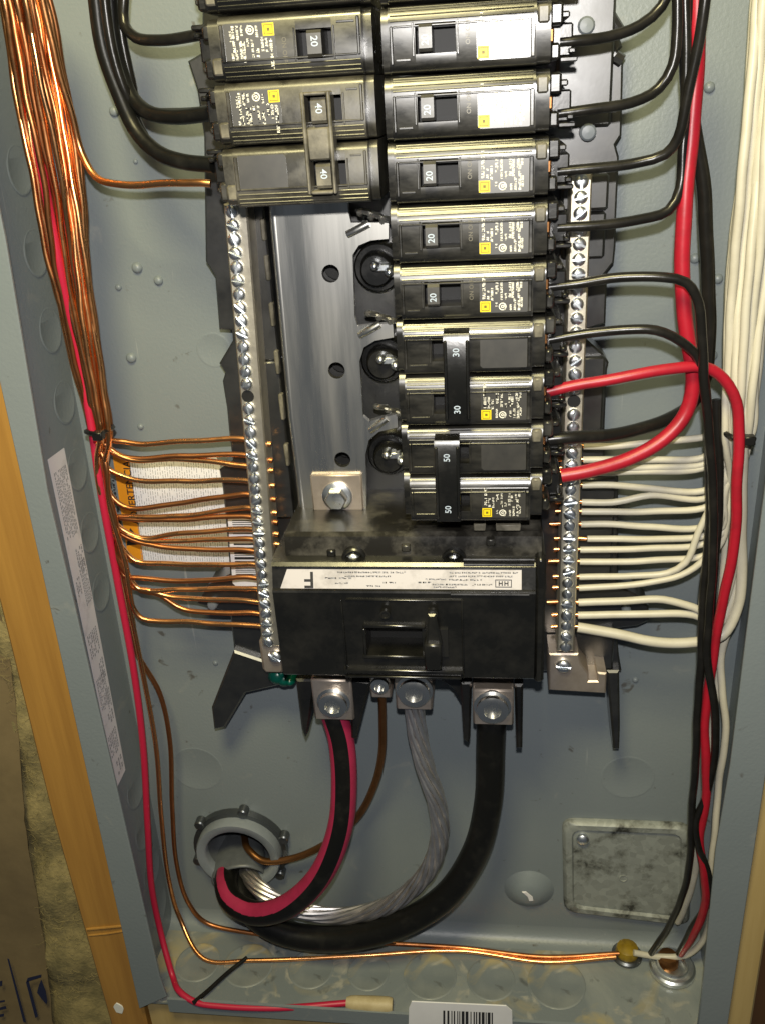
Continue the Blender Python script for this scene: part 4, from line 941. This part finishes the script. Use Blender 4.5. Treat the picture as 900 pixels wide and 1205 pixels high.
# branch targets: (bend x, bend y, mid x, mid y, bar y)
br = [(150,523,205,520,516),(146,540,215,536,535),(152,541,215,541,547),(156,566,215,566,565),(150,598,215,592,581),(132,608,215,607,597),(140,610,215,611,608),
      (162,634,205,629,622),(168,637,215,636,634),(166,641,215,645,648),(163,663,215,664,664),(150,680,215,683,680),(166,695,215,694,692),(160,694,205,702,708),(170,698,215,716,722),(172,731,225,732,736)]
desc = ['topmost bare copper wire reaching the ground bar','second bare copper wire from the top on the ground bar, bright at its end','third bare copper wire from the top, grazing the top of the warning sticker',
 'fourth bare copper wire from the top, straight across the upper warning sticker','fifth bare copper wire from the top, rising across the warning sticker','sixth bare copper wire from the top, rising beside the sticker corner',
 'seventh bare copper wire from the top, just above the barcode sticker','eighth bare copper wire from the top, crossing the barcode sticker top','ninth bare copper wire from the top, crossing the barcode middle',
 'tenth bare copper wire from the top, sagging across the sticker bottom','eleventh bare copper wire from the top, just below the warning sticker','sixth from lowest bare copper wire, above the black foot',
 'fifth from lowest bare copper wire, above the foot screw','fourth from lowest bare copper wire on the ground bar','second from lowest bare copper wire, drooping over the black foot','lowest bare copper wire entering the ground bar']
GC = 'bare copper wires from the left bundle'
def bar_x(y, shift=0): return 275+(y-240)*(319-275)/522+shift
def bundle_pts(k, hbase):
    l0 = order[k]; pts = []
    for (y, a, b) in stations:
        sp_ = math.sin(y*.012+k*1.7)*.10; l = min(.98, max(.02, l0+sp_*(1-abs(y-507)/560)))
        hh = hbase + 10*(1-y/507) + 4.5*math.sin(k*2.3+y*.009)
        pts.append((a+(b-a)*l, y+k*.3, hh))
    return pts
def cl(y):
    T_ = ((507,117),(560,121),(600,127),(640,139),(690,149),(740,156))
    for (ya,xa_),(yb_,xb_) in zip(T_, T_[1:]):
        if y <= yb_: return xa_+(xb_-xa_)*(y-ya)/(yb_-ya)
    return 156
for k in range(16):
    bx0, by0, mx, my, ey = br[k]
    pts = bundle_pts(k, 24+ (k%4)*3.2)
    h1 = pts[-1][2]; j = ((k*5)%7-3)*1.7
    for yy in (545, 580, 615, 650, 685):
        if yy < by0-34: pts.append((cl(yy)+j, yy, 26+(k%4)*2.2))
    yb = max(516, by0-17); pts.append((min(cl(yb)+4+abs(j)*.4, bx0-9), yb, 28)); pts.append((bx0-3, by0-2.5, 28)); pts.append((bx0+13, by0+.3, 28))
    pts.append((mx, my, 28)); pts.append((bar_x(ey,-14), ey, 29.5)); pts.append((bar_x(ey,3), ey+3, 30)); pts.append((bar_x(ey,21), ey+7, 30.5))
    wire('copper_wire', pts, 1.2, ('copper','copper_brown','copper','copper_bright','copper_brown')[k%5], desc[k], GC, 8, step=2.5)
# two that run on down the side
pts = bundle_pts(16, 22)+[(cl(560)+3,560,22),(cl(620)+2,620,20),(cl(690)+1,690,18),(158,760,16),(188,815,14),(200,870,13),(203,950,12),(208,1015,12),(222,1062,10),(242,1085,9)]
c = [Vector(pp(*p)) for p in pts]
fx = lambda px,py,z_: Vector((at_z(px,py,z_)[0], at_z(px,py,z_)[1], z_))
c += [fx(290,1097,ZB+4), fx(420,1108,ZB+3.5), fx(540,1115,ZB+3), fx(640,1126,ZB+3), fx(728,1122,ZB+6)]
cs = spline(c, 3); o_ = tuple(cs[0]); o = MB().tube(cs, 1.3, 8).build('copper_wire', M['copper_brown'], None, o_, smooth=80); o.location = (o_[0]*.001,-o_[1]*.001,o_[2]*.001)
tag(o, 'bare copper wire bulging inward then looping along the bottom bend', 'wire', GC)
pts = bundle_pts(17, 26)+[(cl(560)-4,560,25),(cl(640)-2,640,22),(cl(700)-1,700,22),(168,790,20),(184,880,18),(190,960,17),(199,1035,15),(212,1080,14)]
c = [Vector(pp(*p)) for p in pts]+[fx(240,1128,ZB+2.2), fx(300,1130,ZB+2), fx(420,1125,ZB+2), fx(540,1119,ZB+2.2), fx(640,1132,ZB+2), fx(724,1126,ZB+5)]
cs = spline(c, 3); o_ = tuple(cs[0]); o = MB().tube(cs, 1.3, 8).build('copper_wire', M['copper'], None, o_, smooth=80); o.location = (o_[0]*.001,-o_[1]*.001,o_[2]*.001)
tag(o, 'bare copper wire hugging the side wall then lying along the box bottom', 'wire', GC)
wire('copper_wire', [(42,-40,48),(50,0,46),(66,70,42),(84,130,38),(97,180,36),(112,207,38),(140,217,42),(190,217,46),(236,215,50),(248,216,50)], 1.35, 'copper', 'lone bright copper wire bending away to the forty amp breaker', GC, 10, step=2.5)
for k, (a, b, hh, ph) in enumerate(((30,116,50,0.2),(20,108,47,1.1),(6,106,45,2.4))):
    wire('copper_wire', [(a-20,-60,hh),(a,0,hh-1),(a+16,110,hh-8),(a+38+3*k,240,hh-12),(a+60+5*k,380,hh-16),(b,503,hh-20),(cl(560)-3+2*k,560,24),(cl(600)-4+2*k,600,23),(cl(640)-2+2*k,640,22),(cl(690)+1,690,20),(cl(735)+2*k-2,735,18)], 1.3, 'copper',
        ('bare copper wire on the front of the left bundle near its middle','bare copper wire running along the red wire in the left bundle','outermost bare copper wire of the left bundle')[k], GC, 8)
# red wire in the copper bundle, ends in a tan cap
c = [Vector(pp(*p)) for p in ((-4,-40,30),(12,0,30),(33,105,33),(50,200,38),(66,290,38),(82,370,34),(97,440,30),(110,515,30),(118,570,32),(138,680,30),(158,790,28),(169,880,26),(174,970,25),(179,1045,26),(189,1095,29),(198,1130,37),(204,1150,42))]
c += [fx(211,1166,ZB+5), fx(230,1179,ZB+3), fx(262,1184,ZB+2), fx(330,1186,ZB+2), fx(412,1180,ZB+3)]
cs = spline(c, 3); o_ = tuple(cs[0]); o = MB().tube(cs, 1.75, 10).build('red_wire', M['wire_crimson'], None, o_, smooth=80); o.location = (o_[0]*.001,-o_[1]*.001,o_[2]*.001)
tag(o, 'crimson wire running down with the bare copper to a tan cap', 'wire')
p, q = fx(408,1180,ZB+4), fx(462,1183,ZB+4); mb = MB()
cp_ = [p+(q-p)*t for t in (0,.08,.2,.6,.9,1)]; mb.tube(cp_, 4, 12, rad=[3.0,3.7,4.0,4.3,4.3,3.6]); o_ = tuple(p)
o = mb.build('wire_cap', M['cap_tan'], None, o_); o.location = (o_[0]*.001,-o_[1]*.001,o_[2]*.001); tag(o, 'tan plastic cap on the end of the crimson wire', 'wire cap')
c = [fx(228,1180,ZB+4.5), fx(245,1166,ZB+3), fx(268,1145,ZB+2.4), Vector((fx(291,1127,ZB+3)))]
cs = spline(c, 3); o_ = tuple(cs[0]); o = MB().tube(cs, 1.3, 8).build('black_wire', M['wire_black'], None, o_, smooth=80); o.location = (o_[0]*.001,-o_[1]*.001,o_[2]*.001)
tag(o, 'short stray black wire end lying on the box bottom', 'wire')
# cable ties
def tie(label, ring, tail, o_):
    e = empty('cable_tie', *o_); tag(e, label, 'cable tie')
    MB().tube(spline(ring+[ring[0]], 2), 1.1, 6).build('strap', M['tie'], e, o_)
    p = ring[0]; MB().box(p[0]-2.2,p[0]+2.2,p[1]-1,p[1]+2.4,p[2]-1.8,p[2]+1.8,c=.4).build('tie_head', M['tie'], e, o_)
    MB().tube(spline(tail, 2), .7, 6).build('tie_tail', M['tie'], e, o_); return e
a = pp(117,512,44); l_ = pp(102,508,34); r_ = pp(133,503,34); b_ = pp(119,504,18)
tie('black cable tie round the bare copper bundle', [a,r_,b_,l_], [a,pp(113,510,46),pp(106,509,45)], a)
a = pp(880,517,46); l_ = pp(850,506,36); r_ = pp(886,516,30); b_ = pp(868,512,14)
tie('black cable tie round the white wire bundle', [a,r_,b_,l_,pp(862,515,46)], [l_,pp(849,500,37),pp(849,496,38)], a)

# ---- black wires to the left breakers
GL = 'black wires feeding the left breakers'
wire('black_wire', [(150,-40,36),(146,0,36),(147,28,37),(160,43,40),(190,47,46),(242,40,52)], 1.9, 'wire_black', 'thin black wire to the upper left breaker, topmost of its side', GL)
wire('black_wire', [(128,-40,34),(130,0,34),(138,60,34),(152,108,36),(172,131,40),(208,138,46),(252,133,52)], 2.6, 'cable_black', 'thick black wire entering the forty amp breaker at its upper pole', GL, 12)
wire('black_wire', [(108,-40,38),(114,0,38),(121,55,38),(138,105,38),(158,150,39),(188,180,44),(215,190,48),(252,194,52)], 2.8, 'cable_black', 'thick black wire curving lowest into the forty amp breaker', GL, 12)
wire('black_wire', [(124,-40,41),(124,0,41),(133,60,40),(149,112,38),(158,128,36),(176,134,38),(206,134,42),(240,132,48)], 1.9, 'wire_black', 'black wire tucked between the two thick ones at upper left', GL)
wire('black_wire', [(118,-40,30),(136,0,30),(144,50,30),(156,105,30),(160,140,30),(170,160,31)], 1.9, 'wire_black', 'black wire behind the others at upper left, ending hidden', GL)

# ---- black and red wires on the right
GR = 'wires feeding the right breakers'
TH = 54
def rw(name, pts, r, m, label, seg=10, bare=None): return wire(name, pts, r, m, label, GR, seg, bare=bare)
rw('black_wire', [(658,50,TH),(680,48,TH),(715,44,52),(752,30,50),(778,8,48),(790,-20,48),(796,-60,48)], 1.75, 'wire_black', 'topmost black wire leaving the glaring breaker')
rw('black_wire', [(655,134,TH),(690,129,TH),(742,120,52),(776,103,50),(792,78,50),(796,40,50),(796,-50,50)], 1.75, 'wire_black', 'second black wire from the top, shiny where it turns up')
rw('black_wire', [(655,202,TH),(700,198,TH),(750,192,53),(782,182,54),(797,162,56),(808,118,58),(820,60,60),(829,0,62),(834,-50,62)], 1.75, 'wire_black', 'third black wire from the top, crossing in front of the red wire')
rw('black_wire', [(655,268,TH),(700,265,TH),(752,259,52),(786,248,50),(800,222,48),(804,170,47),(806,100,46),(806,30,46),(806,-50,46)], 1.75, 'wire_black', 'fourth black wire from the top, turning up beside the red')
rw('black_wire', [(645,338,TH),(680,334,TH),(730,327,56),(780,326,58),(806,332,58),(822,356,57),(826,400,56),(828,450,56),(834,520,54),(839,580,52),(838,650,50),(834,720,48),(832,780,46),(839,826,44),(842,870,42),(838,905,40),(828,940,38),(818,968,38),(822,995,38),(833,1030,36),(833,1060,32),(812,1095,24),(798,1122,18)], 1.75, 'wire_black', 'fifth black wire from the top, then weaving down past the white')
rw('black_wire', [(645,400,TH),(690,392,TH),(740,387,56),(772,389,57),(800,402,56),(822,424,54),(830,470,52),(834,540,48),(834,610,46),(828,690,46),(824,770,44),(821,830,42),(818,890,40),(814,950,38),(812,1000,36),(804,1050,30),(786,1090,22),(764,1124,14)], 1.75, 'wire_black', 'sixth black wire from the top, then hanging straight down outermost left')
rw('black_wire', [(645,517,TH),(668,515,TH),(705,513,50),(745,506,44),(785,494,38),(812,477,34),(828,448,34),(833,390,34),(832,300,36),(826,215,38),(815,150,40),(809,90,42),(808,0,44),(808,-50,44)], 2.55, 'wire_black', 'thickest black wire, curving behind the red one to a lower breaker', 12)
rw('black_wire', [(842,470,38),(845,540,40),(844,620,40),(838,700,40),(836,740,38)], 1.75, 'wire_black', 'black wire seen only beside the paired black wires at mid height')
rw('red_wire', [(660,560,TH),(690,555,TH),(740,540,52),(780,516,50),(806,485,48),(815,450,48),(809,400,48),(802,330,48),(804,250,48),(811,180,46),(817,110,44),(819,40,44),(820,-50,44)], 2.75, 'wire_red', 'thick red wire hanging from the top and curling to a double breaker', 12)
rw('red_wire', [(643,461,TH),(675,454,TH),(735,443,55),(790,433,54),(828,432,52),(850,446,50),(865,473,49),(869,510,48),(867,570,48),(864,630,46),(852,700,44),(842,750,42),(834,800,40),(829,850,39),(830,900,39),(829,950,38),(823,985,37),(828,1030,36),(829,1066,32),(818,1095,26),(800,1122,18)], 2.1, 'wire_red', 'red wire arching over from the double breaker then running down the side', 12)
# ---- white bundle
GW = 'white wires on the neutral bar'
wst = [(-40,892,925),(0,886,921),(100,878,918),(200,868,913),(300,858,908),(400,853,896),(460,852,890),(514,851,884)]
wy = [(524,517),(540,535),(550,544),(555,553),(570,574),(590,584),(601,600),(616,617),(633,628),(646,642),(660,652),(678,676),(691,668),(708,705),(723,718),(737,757)]
wd = ['topmost white wire, passing behind the thickest black wire','second white wire from the top, crossing behind the red curl','third white wire from the top with a bare copper end','fourth white wire from the top, touching the red curl',
 'fifth white wire from the top, first fully below the red','sixth white wire from the top, bowed slightly upward','seventh white wire from the top, pinkish and straight','eighth white wire from the top, dead straight',
 'ninth white wire from the top with bare copper showing','tenth white wire from the top, gently waved','eleventh white wire from the top','twelfth white wire from the top, turning up sharply at mid span',
 'thirteenth white wire from the top, rising beside the turned up one','third from lowest white wire, arching over the black foot','second from lowest white wire, level across the black foot','lowest and thickest white wire, sagging below the black foot']
rnd = random.Random(33)
nb_x = lambda y: 684+(y-204)*(665-684)/564
for k, (y0, ymid) in enumerate(wy):
    lt = ((k*7)%16+.5)/16
    top = []
    for (y,a,b) in wst:
        l = min(.97,max(.03, lt+.06*math.sin(k+y*.01))); top.append((a+(b-a)*l, y, 26+(k%4)*4.2+3*math.sin(k*1.3+y*.008)))
    xb = nb_x(y0); r_ = 1.42 if k < 13 else (1.68 if k < 15 else 2.3)
    if k == 11: tail = [(850,545,30),(838,590,32),(820,628,34),(806,662,34),(785,674,33),(745,677,32)]
    elif k == 12: tail = [(857,560,30),(848,610,32),(830,655,34),(800,676,34),(765,685,33),(725,690,32)]
    elif k == 13: tail = [(862,600,28),(858,690,30),(842,725,33),(815,714,34),(780,705,33),(735,707,32)]
    elif k == 14: tail = [(866,620,26),(862,700,28),(845,735,32),(815,724,33),(770,722,33),(725,723,32)]
    elif k == 15: tail = [(872,640,28),(868,710,30),(850,748,33),(815,756,34),(765,754,34),(725,746,33)]
    else:
        ym = ymid+ (3 if k%3 else -2)
        tail = [(862-(k%3)*5, 520+(ym-520)*.45+14, 28+(k%3)*2),(850-(k%4)*2, ym-12 if ym>535 else ym-4, 30),(826, ym, 31),(765, (ym+y0)/2+(-6 if k==5 else 2), 32),(720, y0+1, 32)]
    pts = top+tail+[(xb+(21 if k in (2,8) else 13), y0+1, 31.5)]
    bare = [(xb+20,y0+1,31.5),(xb+8,y0,31),(xb-8,y0,31),(xb-(24 if k%3==1 else 18),y0+.5,31)]
    wire('white_wire', pts, r_, 'wire_white', wd[k], GW, 10, bare=bare, bare_r=.95)
for k,(off_,lb) in enumerate(((0,'white wire running down the right side to the bottom connector'),(1,'white wire running down half hidden behind the red wire to the bottom'))):
    if k == 0: tail = [(872,580,20),(866,660,22),(858,730,24),(848,775,26),(850,815,28),(853,860,28),(846,920,28),(840,980,28),(836,1030,26),(836,1072,22),(826,1108,18),(806,1124,16),(775,1126,15),(745,1121,15)]
    else: tail = [(860,590,18),(850,680,20),(846,770,22),(838,850,24),(830,920,24),(822,980,24),(816,1030,20),(804,1072,14),(797,1085,10)]
    top = [(a+(b-a)*(.3+.4*k), y, 22+4*k) for (y,a,b) in wst]
    wire('white_wire', top+tail, 1.7, 'wire_white', lb, 'white wires running down to the bottom')
for k in range(5):
    top = [(a+(b-a)*(.12+.19*k), y, 42+2.5*math.sin(k*2+y*.01)) for (y,a,b) in wst[:7]]
    wire('white_wire', top+[(wst[7][1]+6+5.4*k,514,38),(862+2.2*k,545,30),(862+2*k,585,24)], 1.65, 'wire_white',
     ('white wire on the inner face of the white bundle','second white wire from the inner edge on the bundle front','middle white wire on the front of the bundle','second white wire from the outer edge on the bundle front','outermost white wire on the front of the bundle')[k], GW)

# ---- bottom connectors
def bottom_pt(px, py): x, h = at_z(px, py, ZB+1); return x, h
def lathe_z(mb, x, h, prof, seg=20, mi=0):
    vs = []; fs = []
    for r_, z_ in prof:
        for k in range(seg): a = 2*math.pi*k/seg; vs.append((x+r_*math.cos(a), h+r_*math.sin(a), z_))
    for j in range(len(prof)-1):
        for k in range(seg): fs.append((j*seg+k,(j+1)*seg+k,(j+1)*seg+(k+1)%seg,j*seg+(k+1)%seg))
    fs.append(tuple(range((len(prof)-1)*seg,len(prof)*seg))); mb.add(vs,fs,mi); return mb
x, h = bottom_pt(737,1124); e = empty('ground_connector', x, h, ZB); o_ = (x,h,ZB)
tag(e, 'yellow cap connector on the box bottom joining the long copper wires', 'connector')
lathe_z(MB(), x, h, [(8.5,ZB+.9),(8.5,ZB+2.2),(7.4,ZB+3.2),(6.0,ZB+3.2)]).build('locknut', M['dark_steel'], e, o_)
lathe_z(MB(), x, h, [(6.4,ZB+3),(6.6,ZB+5),(5.8,ZB+7.4),(3.4,ZB+8.6),(.01,ZB+8.8)], 14).build('cap', M['cap_yellow'], e, o_)
x, h = bottom_pt(790,1140); e = empty('cable_connector', x, h, ZB); o_ = (x,h,ZB)
tag(e, 'steel cable connector ring on the box bottom where red and white wires leave', 'connector')
lathe_z(MB(), x, h, [(12.5,ZB+.9),(12.5,ZB+3.2),(11.4,ZB+4.2),(9.0,ZB+4.2),(8.4,ZB+5.5),(7.4,ZB+5.5),(7.0,ZB+2),(.01,ZB+1.9)], 24).build('locknut', M['zinc'], e, o_)
lathe_z(MB(), x-2, h-3, [(6.0,ZB+2),(6.0,ZB+6),(5.0,ZB+8),(.01,ZB+8.4)], 12).build('bushing', M['copper_dull'], e, o_)
